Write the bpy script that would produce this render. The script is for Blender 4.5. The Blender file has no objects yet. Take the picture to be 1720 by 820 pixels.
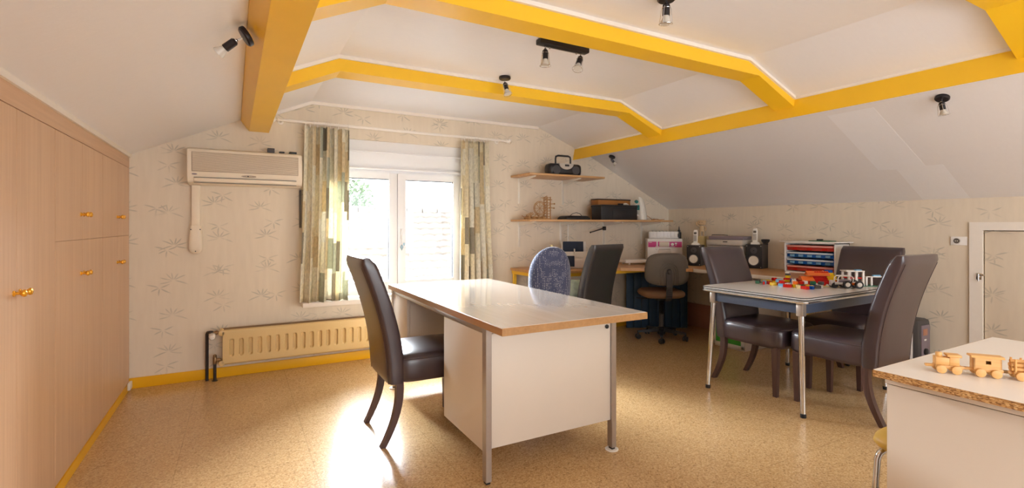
import bpy, bmesh, math, random
from mathutils import Vector, Matrix, Euler
PI = math.pi
rnd = random.Random(7)
sc = bpy.context.scene
C = sc.collection

# ------------------------------------------------------------------ camera
cam_d = bpy.data.cameras.new('camera')
cam = bpy.data.objects.new('camera', cam_d)
C.objects.link(cam)
cam.location = (0, 0, 1.2)
cam.rotation_euler = (PI / 2, 0, -math.radians(29.0))
cam_d.sensor_width = 36
cam_d.lens = 830 / 1720 * 36
cam_d.shift_y = -31 / 1720
cam_d.clip_start = 0.05
sc.camera = cam

# ------------------------------------------------------------------ world and lights
w = bpy.data.worlds.new('sky')
sc.world = w
w.use_nodes = True
bg = w.node_tree.nodes['Background']
bg.inputs['Color'].default_value = (0.93, 0.97, 1.0, 1)
bg.inputs['Strength'].default_value = 3.9


def area(name, loc, target, sx, sy, power, col):
    d = bpy.data.lights.new(name, 'AREA')
    d.shape = 'RECTANGLE'
    d.size = sx
    d.size_y = sy
    d.energy = power
    d.color = col
    o = bpy.data.objects.new(name, d)
    C.objects.link(o)
    o.location = loc
    o.rotation_euler = (Vector(target) - Vector(loc)).to_track_quat('-Z', 'Y').to_euler()
    return o


# unseen fill lamps added behind the camera to brighten the room
area('rear_fill', (1.5, -2.0, 1.25), (3.2, 3, 1.15), 3.4, 1.3, 10, (0.95, 0.97, 1.0))
area('ceiling_fill', (1.2, -0.9, 0.9), (2.2, 0.6, 2.3), 1.6, 1.2, 13, (0.93, 0.96, 1.0))
area('right_fill', (3.3, -1.0, 1.0), (4.3, 3.4, 1.5), 1.4, 1.0, 9, (0.95, 0.97, 1.0))
p = area('window_portal', (1.28, 4.80, 1.1), (1.28, 0, 1.1), 1.5, 1.3, 0, (1, 1, 1))
p.data.cycles.is_portal = True
area('window_daylight', (0.8, 8.3, 3.15), (0.8, 4.4, 1.0), 7.6, 2.0, 8200, (0.86, 0.93, 1.0))

vs = sc.view_settings
vs.view_transform = 'Standard'
vs.look = 'None'
vs.exposure = 0.32
vs.gamma = 1.0
vs.use_curve_mapping = False
sc.cycles.max_bounces = 8
sc.cycles.diffuse_bounces = 5
sc.cycles.sample_clamp_indirect = 8


# ------------------------------------------------------------------ material helpers
def srgb(r, g, b):
    f = lambda v: (v / 255 / 12.92) if v / 255 <= 0.04045 else ((v / 255 + 0.055) / 1.055) ** 2.4
    return (f(r), f(g), f(b), 1)


class NT:
    """tiny node-graph writer"""
    def __init__(s, name):
        s.m = bpy.data.materials.new(name)
        s.m.use_nodes = True
        s.t = s.m.node_tree
        s.b = s.t.nodes['Principled BSDF']

    def n(s, kind, **kw):
        x = s.t.nodes.new(kind)
        for k, v in kw.items():
            setattr(x, k, v)
        return x

    def l(s, a, b):
        s.t.links.new(a, b)

    def math(s, op, a, b=None, c=None, clamp=False):
        x = s.n('ShaderNodeMath', operation=op, use_clamp=clamp)
        for i, v in enumerate((a, b, c)):
            if v is None:
                continue
            if isinstance(v, (int, float)):
                x.inputs[i].default_value = v
            else:
                s.l(v, x.inputs[i])
        return x.outputs[0]

    def mix(s, fac, a, b):
        x = s.n('ShaderNodeMix', data_type='RGBA')
        for i, v in ((0, fac), (6, a), (7, b)):
            if isinstance(v, (int, float, tuple)):
                x.inputs[i].default_value = v
            else:
                s.l(v, x.inputs[i])
        return x.outputs[2]

    def noise(s, vec, scale, detail=2, rough=0.5, out=0):
        x = s.n('ShaderNodeTexNoise')
        x.inputs['Scale'].default_value = scale
        x.inputs['Detail'].default_value = detail
        x.inputs['Roughness'].default_value = rough
        if vec is not None:
            s.l(vec, x.inputs['Vector'])
        return x.outputs[out]

    def mapped(s, vec, scale=(1, 1, 1), rot=(0, 0, 0), loc=(0, 0, 0)):
        x = s.n('ShaderNodeMapping')
        x.inputs['Scale'].default_value = scale
        x.inputs['Rotation'].default_value = rot
        x.inputs['Location'].default_value = loc
        s.l(vec, x.inputs['Vector'])
        return x.outputs[0]

    def ramp(s, fac, stops):
        x = s.n('ShaderNodeValToRGB')
        e = x.color_ramp.elements
        while len(e) < len(stops):
            e.new(0.5)
        for i, (p, c) in enumerate(stops):
            e[i].position = p
            e[i].color = c if not isinstance(c, (int, float)) else (c, c, c, 1)
        s.l(fac, x.inputs[0])
        return x.outputs[0]

    def bump(s, h, strength=0.2, dist=0.01):
        x = s.n('ShaderNodeBump')
        x.inputs['Strength'].default_value = strength
        x.inputs['Distance'].default_value = dist
        s.l(h, x.inputs['Height'])
        s.l(x.outputs[0], s.b.inputs['Normal'])

    def pos(s):
        return s.n('ShaderNodeNewGeometry').outputs['Position']

    def obj(s):
        return s.n('ShaderNodeTexCoord').outputs['Object']


def plain(name, col, rough=0.5, metal=0.0, var=0.06, scale=30, bump=0.0, spec=0.5, coat=0.0, trans=0.0, ior=1.45):
    t = NT(name)
    v = t.noise(t.obj(), scale, 3)
    dark = tuple(c * (1 - var) for c in col[:3]) + (1,)
    lite = tuple(min(1, c * (1 + var)) for c in col[:3]) + (1,)
    t.l(t.mix(v, dark, lite), t.b.inputs['Base Color'])
    t.b.inputs['Roughness'].default_value = rough
    t.b.inputs['Metallic'].default_value = metal
    t.b.inputs['Specular IOR Level'].default_value = spec
    t.b.inputs['Coat Weight'].default_value = coat
    t.b.inputs['Coat Roughness'].default_value = 0.12
    t.b.inputs['Transmission Weight'].default_value = trans
    t.b.inputs['IOR'].default_value = ior
    if bump:
        t.bump(t.noise(t.obj(), scale * 6, 3), bump, 0.002)
    return t.m


M = {}


def wood(name, a, b, axis='z', rough=0.4, fine=60, coat=0.0):
    t = NT(name)
    sc_ = {'z': (fine, fine, 1.6), 'x': (1.6, fine, fine), 'y': (fine, 1.6, fine)}[axis]
    g = t.noise(t.mapped(t.obj(), sc_), 1.0, 5, 0.6)
    g2 = t.noise(t.mapped(t.obj(), tuple(q * 0.12 for q in sc_)), 1.0, 2)
    f = t.math('ADD', t.math('MULTIPLY', g, 0.65), t.math('MULTIPLY', g2, 0.35))
    t.l(t.ramp(f, [(0.3, a), (0.7, b)]), t.b.inputs['Base Color'])
    t.b.inputs['Roughness'].default_value = rough
    t.b.inputs['Coat Weight'].default_value = coat
    t.b.inputs['Coat Roughness'].default_value = 0.1
    t.bump(g, 0.08, 0.002)
    return t.m


def wallpaper():
    t = NT('bamboo_wallpaper')
    pos = t.pos()
    sep = t.n('ShaderNodeSeparateXYZ')
    t.l(pos, sep.inputs[0])
    # u runs along the wall: x on the window wall, y on the low side wall
    u0 = t.math('ADD', sep.outputs[0], t.math('MULTIPLY', sep.outputs[1], 1.0))
    v0 = sep.outputs[2]
    total = None
    for (cell, ou, ov, size, leaves, seed) in ((0.31, 0.0, 0.0, 1.0, ((0.15, .075), (0.75, .06), (1.25, .05), (2.0, .05), (2.55, .07), (3.35, .085), (5.9, .075)), 1.0),
                                               (0.37, 0.16, 0.19, 1.0, ((0.3, .06), (2.7, .07), (3.5, .05), (5.6, .07), (4.5, .05)), 5.0)):
        U = t.math('DIVIDE', t.math('ADD', u0, 50 + ou), cell)
        colw = t.n('ShaderNodeTexWhiteNoise', noise_dimensions='1D')
        t.l(t.math('FLOOR', t.math('DIVIDE', t.math('ADD', u0, 50 + ou), cell)), colw.inputs['W'])
        V = t.math('ADD', t.math('DIVIDE', t.math('ADD', v0, 50 + ov), cell * 0.82), colw.outputs[0])
        row = t.math('FLOOR', V)
        fu, fv = t.math('FRACT', U), t.math('FRACT', V)
        cu = t.math('FLOOR', U)
        comb = t.n('ShaderNodeCombineXYZ')
        t.l(cu, comb.inputs[0]); t.l(row, comb.inputs[1]); comb.inputs[2].default_value = seed
        wn = t.n('ShaderNodeTexWhiteNoise', noise_dimensions='3D')
        t.l(comb.outputs[0], wn.inputs['Vector'])
        cs = t.n('ShaderNodeSeparateColor')
        t.l(wn.outputs['Color'], cs.inputs[0])
        x = t.math('MULTIPLY', t.math('SUBTRACT', fu, t.math('MULTIPLY_ADD', cs.outputs[0], 0.24, 0.38)), cell)
        y = t.math('MULTIPLY', t.math('SUBTRACT', fv, t.math('MULTIPLY_ADD', cs.outputs[1], 0.24, 0.38)), cell * 0.82)
        # mirror every other sprig
        sgn = t.math('SUBTRACT', t.math('MULTIPLY', t.math('GREATER_THAN', cs.outputs[2], 0.5), 2), 1)
        x = t.math('MULTIPLY', x, sgn)
        for ang, L in leaves:
            ca, sa = math.cos(ang), math.sin(ang)
            a = t.math('ADD', t.math('MULTIPLY', x, ca), t.math('MULTIPLY', y, sa))
            b = t.math('SUBTRACT', t.math('MULTIPLY', y, ca), t.math('MULTIPLY', x, sa))
            b = t.math('SUBTRACT', b, t.math('MULTIPLY', t.math('MULTIPLY', a, a), 1.5))
            a = t.math('DIVIDE', t.math('SUBTRACT', a, L * 0.66), L * 0.6)
            b = t.math('DIVIDE', b, 0.0058)
            d = t.math('ADD', t.math('MULTIPLY', a, a), t.math('MULTIPLY', b, b))
            mk = t.math('SUBTRACT', 1.0, d, clamp=True)
            mk = t.math('MULTIPLY', mk, 1.8, clamp=True)
            total = mk if total is None else t.math('MAXIMUM', total, mk)
    patch = t.ramp(t.noise(t.pos(), 9, 3), [(0.35, 0.25), (0.62, 1.0)])
    total = t.math('MULTIPLY', total, patch)
    base = t.mix(t.noise(t.mapped(t.pos(), (30, 30, 5)), 1.0, 4), srgb(218, 204, 184), srgb(231, 218, 198))
    t.l(t.mix(t.math('MULTIPLY', total, 0.44), base, srgb(142, 142, 132)), t.b.inputs['Base Color'])
    t.b.inputs['Roughness'].default_value = 0.75
    t.bump(t.noise(t.pos(), 180, 3), 0.12, 0.002)
    return t.m


def cork():
    t = NT('cork_floor')
    p = t.pos()
    big = t.noise(p, 1.7, 3)
    vor = t.n('ShaderNodeTexVoronoi')
    vor.inputs['Scale'].default_value = 150
    t.l(p, vor.inputs['Vector'])
    sp = t.n('ShaderNodeSeparateColor')
    t.l(vor.outputs['Color'], sp.inputs[0])
    base = t.ramp(sp.outputs[0], [(0.0, srgb(152, 118, 74)), (0.12, srgb(186, 146, 98)), (0.6, srgb(202, 164, 114)), (1.0, srgb(216, 182, 134))])
    n2 = t.ramp(t.noise(p, 110, 4, 0.7), [(0.40, 0.0), (0.48, 1.0)])
    base = t.mix(t.math('MULTIPLY', t.math('SUBTRACT', 1.0, n2), 0.4), base, srgb(140, 100, 60))
    base = t.mix(t.math('MULTIPLY', big, 0.25), base, srgb(225, 196, 150))
    # tile joints 60 x 60 cm
    sep = t.n('ShaderNodeSeparateXYZ')
    t.l(p, sep.inputs[0])
    jt = None
    for i in (0, 1):
        f = t.math('FRACT', t.math('DIVIDE', t.math('ADD', sep.outputs[i], 30.27), 0.6))
        g = t.math('LESS_THAN', f, 0.006)
        jt = g if jt is None else t.math('MAXIMUM', jt, g)
    base = t.mix(t.math('MULTIPLY', jt, 0.3), base, srgb(120, 88, 52))
    t.l(base, t.b.inputs['Base Color'])
    t.l(t.math('MULTIPLY_ADD', t.noise(p, 40, 3), 0.08, 0.17), t.b.inputs['Roughness'])
    t.b.inputs['Specular IOR Level'].default_value = 0.55
    t.bump(t.noise(p, 90, 3), 0.10, 0.002)
    return t.m


def ceiling_mat(name, col):
    t = NT(name)
    p = t.pos()
    n1 = t.noise(t.mapped(p, (14, 55, 40)), 1.0, 4, 0.6)
    t.l(t.mix(n1, tuple(c * 0.96 for c in col[:3]) + (1,), col), t.b.inputs['Base Color'])
    t.b.inputs['Roughness'].default_value = 0.34
    t.bump(n1, 0.25, 0.004)
    return t.m


def curtain_mat():
    t = NT('patchwork_curtain')
    uv = t.n('ShaderNodeTexCoord').outputs['UV']
    sep = t.n('ShaderNodeSeparateXYZ')
    t.l(uv, sep.inputs[0])
    U = t.math('DIVIDE', sep.outputs[0], 0.055)
    cu = t.math('FLOOR', U)
    wn1 = t.n('ShaderNodeTexWhiteNoise', noise_dimensions='1D')
    t.l(cu, wn1.inputs['W'])
    V = t.math('ADD', t.math('DIVIDE', sep.outputs[1], 0.26), wn1.outputs[0])
    comb = t.n('ShaderNodeCombineXYZ')
    t.l(cu, comb.inputs[0]); t.l(t.math('FLOOR', V), comb.inputs[1])
    wn = t.n('ShaderNodeTexWhiteNoise', noise_dimensions='3D')
    t.l(comb.outputs[0], wn.inputs['Vector'])
    col = t.ramp(wn.outputs[0], [(0.0, srgb(242, 234, 212)), (0.28, srgb(228, 210, 172)), (0.42, srgb(246, 241, 226)), (0.60, srgb(190, 190, 170)), (0.70, srgb(240, 229, 200)), (0.88, srgb(156, 146, 128))])
    t.t.nodes[-1].color_ramp.interpolation = 'CONSTANT'
    leaf = t.ramp(t.noise(t.mapped(uv, (90, 30, 1)), 1.0, 3), [(0.48, 0.0), (0.56, 1.0)])
    col = t.mix(t.math('MULTIPLY', leaf, 0.16), col, srgb(110, 110, 84))
    t.l(col, t.b.inputs['Base Color'])
    t.b.inputs['Roughness'].default_value = 0.85
    tr = t.n('ShaderNodeBsdfTranslucent')
    t.l(col, tr.inputs['Color'])
    mx = t.n('ShaderNodeMixShader')
    mx.inputs[0].default_value = 0.35
    t.l(t.b.outputs[0], mx.inputs[1]); t.l(tr.outputs[0], mx.inputs[2])
    t.l(mx.outputs[0], t.t.nodes['Material Output'].inputs['Surface'])
    return t.m


def glass_mat():
    t = NT('window_glass')
    tr = t.n('ShaderNodeBsdfTransparent')
    tr.inputs[0].default_value = (0.97, 0.98, 0.98, 1)
    gl = t.n('ShaderNodeBsdfGlossy')
    gl.inputs['Roughness'].default_value = 0.02
    fr = t.n('ShaderNodeFresnel')
    fr.inputs[0].default_value = 1.45
    mx = t.n('ShaderNodeMixShader')
    t.l(fr.outputs[0], mx.inputs[0]); t.l(tr.outputs[0], mx.inputs[1]); t.l(gl.outputs[0], mx.inputs[2])
    t.l(mx.outputs[0], t.t.nodes['Material Output'].inputs['Surface'])
    return t.m


def dotted_fabric():
    t = NT('blue_dotted_fabric')
    v = t.n('ShaderNodeTexVoronoi')
    v.inputs['Scale'].default_value = 72
    v.inputs['Randomness'].default_value = 0.35
    t.l(t.obj(), v.inputs['Vector'])
    d = t.ramp(v.outputs['Distance'], [(0.22, 1.0), (0.36, 0.0)])
    col = t.mix(t.noise(t.obj(), 9, 2), srgb(58, 66, 94), srgb(76, 84, 116))
    t.l(t.mix(t.math('MULTIPLY', d, 0.75), col, srgb(176, 178, 188)), t.b.inputs['Base Color'])
    t.b.inputs['Roughness'].default_value = 0.9
    t.b.inputs['Sheen Weight'].default_value = 0.4
    t.bump(v.outputs['Distance'], 0.3, 0.003)
    return t.m


def leather(name, a, b):
    t = NT(name)
    o = t.obj()
    t.l(t.mix(t.noise(o, 6, 3), a, b), t.b.inputs['Base Color'])
    t.b.inputs['Roughness'].default_value = 0.34
    t.b.inputs['Coat Weight'].default_value = 0.6
    t.b.inputs['Coat Roughness'].default_value = 0.25
    return t.m


def chipboard():
    t = NT('raw_chipboard_edge')
    v = t.n('ShaderNodeTexVoronoi')
    v.inputs['Scale'].default_value = 1.0
    t.l(t.mapped(t.obj(), (150, 150, 420)), v.inputs['Vector'])
    s = t.n('ShaderNodeSeparateColor')
    t.l(v.outputs['Color'], s.inputs[0])
    t.l(t.ramp(s.outputs[0], [(0, srgb(112, 74, 40)), (0.4, srgb(168, 120, 68)), (0.8, srgb(196, 150, 92)), (1, srgb(214, 176, 124))]), t.b.inputs['Base Color'])
    t.b.inputs['Roughness'].default_value = 0.85
    t.bump(s.outputs[0], 0.4, 0.003)
    return t.m


def speckled(name, a, b, rough=0.3):
    t = NT(name)
    n = t.noise(t.obj(), 180, 3, 0.7)
    t.l(t.ramp(n, [(0.42, a), (0.6, b)]), t.b.inputs['Base Color'])
    t.b.inputs['Roughness'].default_value = rough
    return t.m


def tile_mat():
    t = NT('roof_tiles')
    o = t.pos()
    t.l(t.mix(t.noise(o, 3, 4), srgb(128, 122, 118), srgb(146, 138, 132)), t.b.inputs['Base Color'])
    t.b.inputs['Roughness'].default_value = 0.7
    return t.m


M['wallpaper'] = wallpaper()
M['cork'] = cork()
M['ceiling'] = ceiling_mat('ceiling_paper', srgb(240, 238, 240))
M['ceiling_patch'] = ceiling_mat('newer_ceiling_paper', srgb(246, 246, 250))
M['beam'] = plain('yellow_beam_paint', srgb(244, 194, 40), 0.3, var=0.05, scale=5, bump=0.05)
M['base'] = plain('yellow_baseboard_paint', srgb(236, 178, 26), 0.4, var=0.05, scale=5)
M['trim'] = plain('white_trim_paint', srgb(238, 230, 220), 0.45, var=0.03)
M['pvc'] = plain('white_window_plastic', srgb(240, 240, 242), 0.3, var=0.01)
M['glass'] = glass_mat()
M['curtain'] = curtain_mat()
M['rubber'] = plain('black_gasket', srgb(52, 52, 58), 0.6)
M['beech'] = wood('beech_veneer', srgb(204, 164, 130), srgb(224, 188, 154), 'z', 0.38, 70)
M['beech_h'] = wood('beech_fascia', srgb(202, 162, 128), srgb(222, 184, 150), 'y', 0.4, 60)
M['gap'] = plain('dark_gap', srgb(70, 48, 34), 0.8)
M['brass'] = plain('yellow_brass', srgb(232, 168, 50), 0.25, 0.55, 0.03)
M['steel'] = plain('brushed_steel', srgb(176, 166, 158), 0.35, 0.7, 0.05)
M['chrome'] = plain('chrome', srgb(214, 214, 216), 0.12, 1.0, 0.02)
M['laminate'] = plain('cream_laminate', srgb(214, 201, 186), 0.45, var=0.03, scale=4)
M['desktop'] = wood('glossy_desk_laminate', srgb(212, 198, 184), srgb(228, 216, 204), 'y', 0.13, 26, 1.0)
M['deskedge'] = wood('oak_edge', srgb(156, 112, 66), srgb(188, 142, 90), 'y', 0.4, 50)
M['oak'] = wood('oak_worktop', srgb(186, 132, 80), srgb(212, 162, 106), 'x', 0.35, 40)
M['shelf'] = wood('shelf_veneer', srgb(190, 142, 92), srgb(216, 172, 122), 'x', 0.4, 40)
M['white'] = plain('white_plastic', srgb(232, 226, 216), 0.4, var=0.03)
M['ac'] = plain('aged_white_plastic', srgb(232, 218, 196), 0.4, var=0.02)
M['ac_grille'] = plain('grey_beige_grille', srgb(176, 158, 138), 0.5, var=0.02)
M['radiator'] = plain('beige_radiator_enamel', srgb(214, 184, 128), 0.3, var=0.03, scale=6)
M['pipe'] = plain('dark_iron_pipe', srgb(56, 48, 46), 0.5, 0.3)
M['oldbrass'] = plain('old_brass_fitting', srgb(140, 110, 76), 0.4, 0.7)
M['leather'] = leather('dark_brown_leather', srgb(50, 38, 43), srgb(66, 50, 55))
M['leather_g'] = leather('dark_grey_leather', srgb(48, 46, 48), srgb(62, 58, 58))
M['leg'] = wood('dark_stained_leg', srgb(62, 42, 38), srgb(92, 64, 58), 'z', 0.4, 60)
M['fabric'] = dotted_fabric()
M['black'] = plain('black_plastic', srgb(34, 33, 36), 0.4, var=0.1)
M['satin_black'] = plain('satin_black_metal', srgb(38, 32, 34), 0.35, 0.2, 0.05)
M['greyplastic'] = plain('grey_plastic_shell', srgb(104, 96, 88), 0.5, var=0.06)
M['brownfab'] = plain('brown_seat_fabric', srgb(142, 108, 82), 0.9, var=0.12, scale=90, bump=0.3)
M['navy'] = plain('navy_painted_boards', srgb(50, 76, 104), 0.5, var=0.1, scale=6)
M['brownboard'] = plain('brown_board', srgb(176, 122, 96), 0.5, var=0.05, scale=5)
M['tablewhite'] = speckled('speckled_table_laminate', srgb(222, 218, 212), srgb(236, 232, 226), 0.2)
M['apron'] = plain('blue_grey_apron', srgb(66, 76, 96), 0.4, var=0.05)
M['chip'] = chipboard()
M['pine'] = wood('toy_beech', srgb(208, 152, 84), srgb(228, 178, 112), 'x', 0.45, 120)
M['whitetop'] = plain('white_melamine', srgb(228, 220, 210), 0.35, var=0.02, scale=4)
M['yellowfab'] = plain('mustard_vinyl', srgb(204, 166, 74), 0.5, var=0.08, scale=8)
M['yellowmetal'] = plain('yellow_painted_steel', srgb(232, 186, 54), 0.4, var=0.03)
M['pink'] = plain('pink_panel', srgb(206, 66, 136), 0.4)
M['green'] = plain('green_panel', srgb(66, 162, 58), 0.5)
M['teal'] = plain('teal_plastic', srgb(38, 120, 116), 0.3)
M['tan'] = plain('tan_leather_case', srgb(172, 112, 52), 0.5, var=0.12, scale=12)
M['silver'] = plain('silver_plastic', srgb(196, 190, 182), 0.35, 0.35, 0.03)
M['cone'] = plain('white_speaker_cone', srgb(226, 218, 202), 0.5, var=0.03)
M['darkgrey'] = plain('dark_grey_plastic', srgb(76, 72, 72), 0.5)
M['heatergrey'] = plain('grey_violet_plastic', srgb(130, 116, 124), 0.4)
M['orange'] = plain('orange_plastic', srgb(232, 112, 34), 0.3)
M['red'] = plain('red_plastic', srgb(196, 30, 22), 0.25)
M['blue'] = plain('blue_plastic', srgb(20, 78, 168), 0.25)
M['ltblue'] = plain('light_blue_plastic', srgb(120, 176, 214), 0.3)
M['yellow'] = plain('yellow_plastic', srgb(232, 196, 36), 0.25)
M['toywhite'] = plain('white_toy_plastic', srgb(238, 234, 230), 0.25)
M['tdkgreen'] = plain('dark_green_plastic', srgb(20, 96, 62), 0.3)
M['cream'] = plain('cream_plastic', srgb(226, 208, 150), 0.3)
M['traywhite'] = plain('pale_tray_label', srgb(214, 226, 236), 0.3)
M['trayred'] = plain('translucent_red_tray', srgb(206, 62, 50), 0.15, trans=0.25)
M['trayblue'] = plain('translucent_blue_tray', srgb(28, 104, 196), 0.15, trans=0.25)
M['tile'] = tile_mat()
M['foliage'] = plain('tree_leaves', srgb(120, 140, 110), 0.8, var=0.3, scale=3)
M['bark'] = plain('tree_bark', srgb(96, 82, 70), 0.9)
M['outwall'] = plain('outside_render', srgb(160, 156, 150), 0.8)
M['crystal'] = plain('crystal_glass', srgb(186, 214, 230), 0.05, trans=0.8)
M['clear'] = glass_mat()
M['lamp_glass'] = plain('frosted_lamp_lens', srgb(206, 200, 190), 0.25, var=0.02)
M['trayred_highlight'] = plain('red_tray_edge_highlight', srgb(232, 158, 150), 0.2, var=0.03)  # highlights on the red tray edges, painted in as pale pink
M['palewood'] = plain('pale_unvarnished_wood', srgb(206, 176, 136), 0.6, var=0.05)
M['straw'] = plain('straw_weave', srgb(176, 132, 82), 0.7, var=0.2, scale=60)
M['bluepaper'] = plain('dark_blue_fabric_folder', srgb(34, 44, 64), 0.7, var=0.3, scale=70)
M['greenbag'] = plain('green_and_white_bag', srgb(190, 208, 186), 0.4, var=0.35, scale=22)


# ------------------------------------------------------------------ mesh helpers
class MB:
    def __init__(s):
        s.bm = bmesh.new()

    def _merge(s, b2, mat=None):
        if mat is not None:
            b2.transform(mat)
        me = bpy.data.meshes.new('tmp')
        b2.to_mesh(me)
        b2.free()
        s.bm.from_mesh(me)
        bpy.data.meshes.remove(me)

    def box(s, x0, x1, y0, y1, z0, z1, bev=0.0, rot=None, seg=2):
        b = bmesh.new()
        bmesh.ops.create_cube(b, size=1)
        sx, sy, sz = abs(x1 - x0), abs(y1 - y0), abs(z1 - z0)
        b.transform(Matrix.Diagonal((sx, sy, sz, 1)))
        if bev > 0:
            bmesh.ops.bevel(b, geom=b.edges[:], offset=min(bev, 0.49 * min(sx, sy, sz)), segments=seg, affect='EDGES', profile=0.5)
        m = Matrix.Translation(((x0 + x1) / 2, (y0 + y1) / 2, (z0 + z1) / 2))
        if rot is not None:
            m = m @ Euler(rot).to_matrix().to_4x4()
        s._merge(b, m)
        return s

    def cyl(s, p0, p1, r0, r1=None, seg=20, bev=0.0):
        r1 = r0 if r1 is None else r1
        p0, p1 = Vector(p0), Vector(p1)
        d = p1 - p0
        b = bmesh.new()
        bmesh.ops.create_cone(b, cap_ends=True, segments=seg, radius1=r0, radius2=r1, depth=d.length)
        if bev:
            es = [e for e in b.edges if any(len(f.verts) > 4 for f in e.link_faces)]
            bmesh.ops.bevel(b, geom=es, offset=bev, segments=2, affect='EDGES', profile=0.5)
        m = Matrix.Translation((p0 + p1) / 2) @ d.to_track_quat('Z', 'Y').to_matrix().to_4x4()
        s._merge(b, m)
        return s

    def ball(s, c, r, sc_=(1, 1, 1), seg=16):
        b = bmesh.new()
        bmesh.ops.create_uvsphere(b, u_segments=seg, v_segments=max(6, seg // 2), radius=r)
        s._merge(b, Matrix.Translation(c) @ Matrix.Diagonal((*sc_, 1)))
        return s

    def loft(s, rings, cap=True, closed=False):
        bm = s.bm
        vs_ = [[bm.verts.new(p) for p in r] for r in rings]
        n = len(rings[0])
        rng = range(len(rings) if closed else len(rings) - 1)
        for i in rng:
            a, b = vs_[i], vs_[(i + 1) % len(rings)]
            for j in range(n):
                bm.faces.new((a[j], a[(j + 1) % n], b[(j + 1) % n], b[j]))
        if cap and not closed:
            bm.faces.new(vs_[0][::-1])
            bm.faces.new(vs_[-1])
        return s

    def tube(s, pts, r, seg=8, square=False, closed=False):
        pts = [Vector(p) for p in pts]
        n = 4 if square else seg
        rings = []
        up = Vector((0, 0, 1))
        N = len(pts)
        for i, p in enumerate(pts):
            if closed:
                d = (pts[(i + 1) % N] - pts[i - 1]).normalized()
            else:
                d = (pts[min(i + 1, N - 1)] - pts[max(i - 1, 0)]).normalized()
            u = up if abs(d.dot(up)) < 0.95 else Vector((1, 0, 0))
            if i == 0:
                a = d.cross(u).normalized()
            else:
                a = (pa - d * pa.dot(d)).normalized()
            pa = a
            b = d.cross(a)
            rr = r[i] if isinstance(r, (list, tuple)) else r
            off = PI / 4 if square else 0
            k = math.sqrt(2) if square else 1
            rings.append([p + (a * math.cos(2 * PI * j / n + off) + b * math.sin(2 * PI * j / n + off)) * rr * k for j in range(n)])
        return s.loft(rings, True, closed)

    def lathe(s, prof, c=(0, 0, 0), seg=24, axis=None):
        rings = []
        for r, z in prof:
            rings.append([Vector((max(r, 1e-4) * math.cos(2 * PI * j / seg), max(r, 1e-4) * math.sin(2 * PI * j / seg), z)) for j in range(seg)])
        m = Matrix.Translation(c)
        if axis is not None:
            m = m @ Vector(axis).to_track_quat('Z', 'Y').to_matrix().to_4x4()
        return s.loft([[m @ p for p in r] for r in rings])

    def prism(s, poly, plane, a, b):
        f = {'xy': lambda u, v, t: (u, v, t), 'xz': lambda u, v, t: (u, t, v), 'yz': lambda u, v, t: (t, u, v)}[plane]
        return s.loft([[f(u, v, a) for u, v in poly], [f(u, v, b) for u, v in poly]])

    def xf(s, m):
        s.bm.transform(m)
        return s

    def build(s, name, mat, parent=None, kind=None, angle=35, smooth=True):
        bmesh.ops.recalc_face_normals(s.bm, faces=s.bm.faces[:])
        me = bpy.data.meshes.new(name)
        s.bm.to_mesh(me)
        s.bm.free()
        if smooth:
            me.polygons.foreach_set('use_smooth', [True] * len(me.polygons))
            me.set_sharp_from_angle(angle=math.radians(angle))
        me.materials.append(mat if not isinstance(mat, str) else M[mat])
        o = bpy.data.objects.new(name, me)
        C.objects.link(o)
        if parent is not None:
            o.parent = parent
        if kind:
            o['kind'] = kind
        return o


def tag(o, label, cat, group=None, kind=None):
    o['label'] = label
    o['category'] = cat
    if group:
        o['group'] = group
    if kind:
        o['kind'] = kind
    return o


def thing(name, label, cat, loc=(0, 0, 0), rz=0, group=None):
    o = bpy.data.objects.new(name, None)
    C.objects.link(o)
    o.location = loc
    o.rotation_euler = (0, 0, rz)
    o.empty_display_size = 0.05
    return tag(o, label, cat, group)


def children(o):
    return [c for c in C.objects if c.parent == o]


def copy_tree(o, parent=None):
    c = o.copy()
    C.objects.link(c)
    c.parent = parent
    for ch in children(o):
        copy_tree(ch, c)
    return c


def struct(name, mb, mat, smooth=True):
    o = mb.build(name, mat, kind='structure', smooth=smooth)
    return o


def superring(cx, cy, z, hx, hy, e=0.35, n=28, fn=None):
    pts = []
    for j in range(n):
        t = 2 * PI * (j + 0.5) / n
        c, s_ = math.cos(t), math.sin(t)
        x = math.copysign(abs(c) ** e, c) * hx
        y = math.copysign(abs(s_) ** e, s_) * hy
        p = (cx + x, cy + y, z)
        pts.append(fn(*p) if fn else p)
    return pts


# ================================================================== ROOM
XL, XR, YB, YR = -0.70, 4.80, 4.54, -2.2
struct('floor', MB().box(-1.4, 5.0, YR - .1, 4.9, -0.1, 0.0), 'cork', False)

# window wall with its opening
WX0, WX1, WZ0, WZ1 = 0.58, 1.985, 0.55, 1.975
wb = MB()
TH = 0.28
wb.box(-1.4, WX0, YB, YB + TH, -0.1, 2.5)
wb.box(WX1, 5.1, YB, YB + TH, -0.1, 2.5)
wb.box(WX0, WX1, YB, YB + TH, -0.1, WZ0)
wb.box(WX0, WX1, YB, YB + TH, WZ1, 2.5)
struct('wall_back', wb, 'wallpaper', False)
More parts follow.
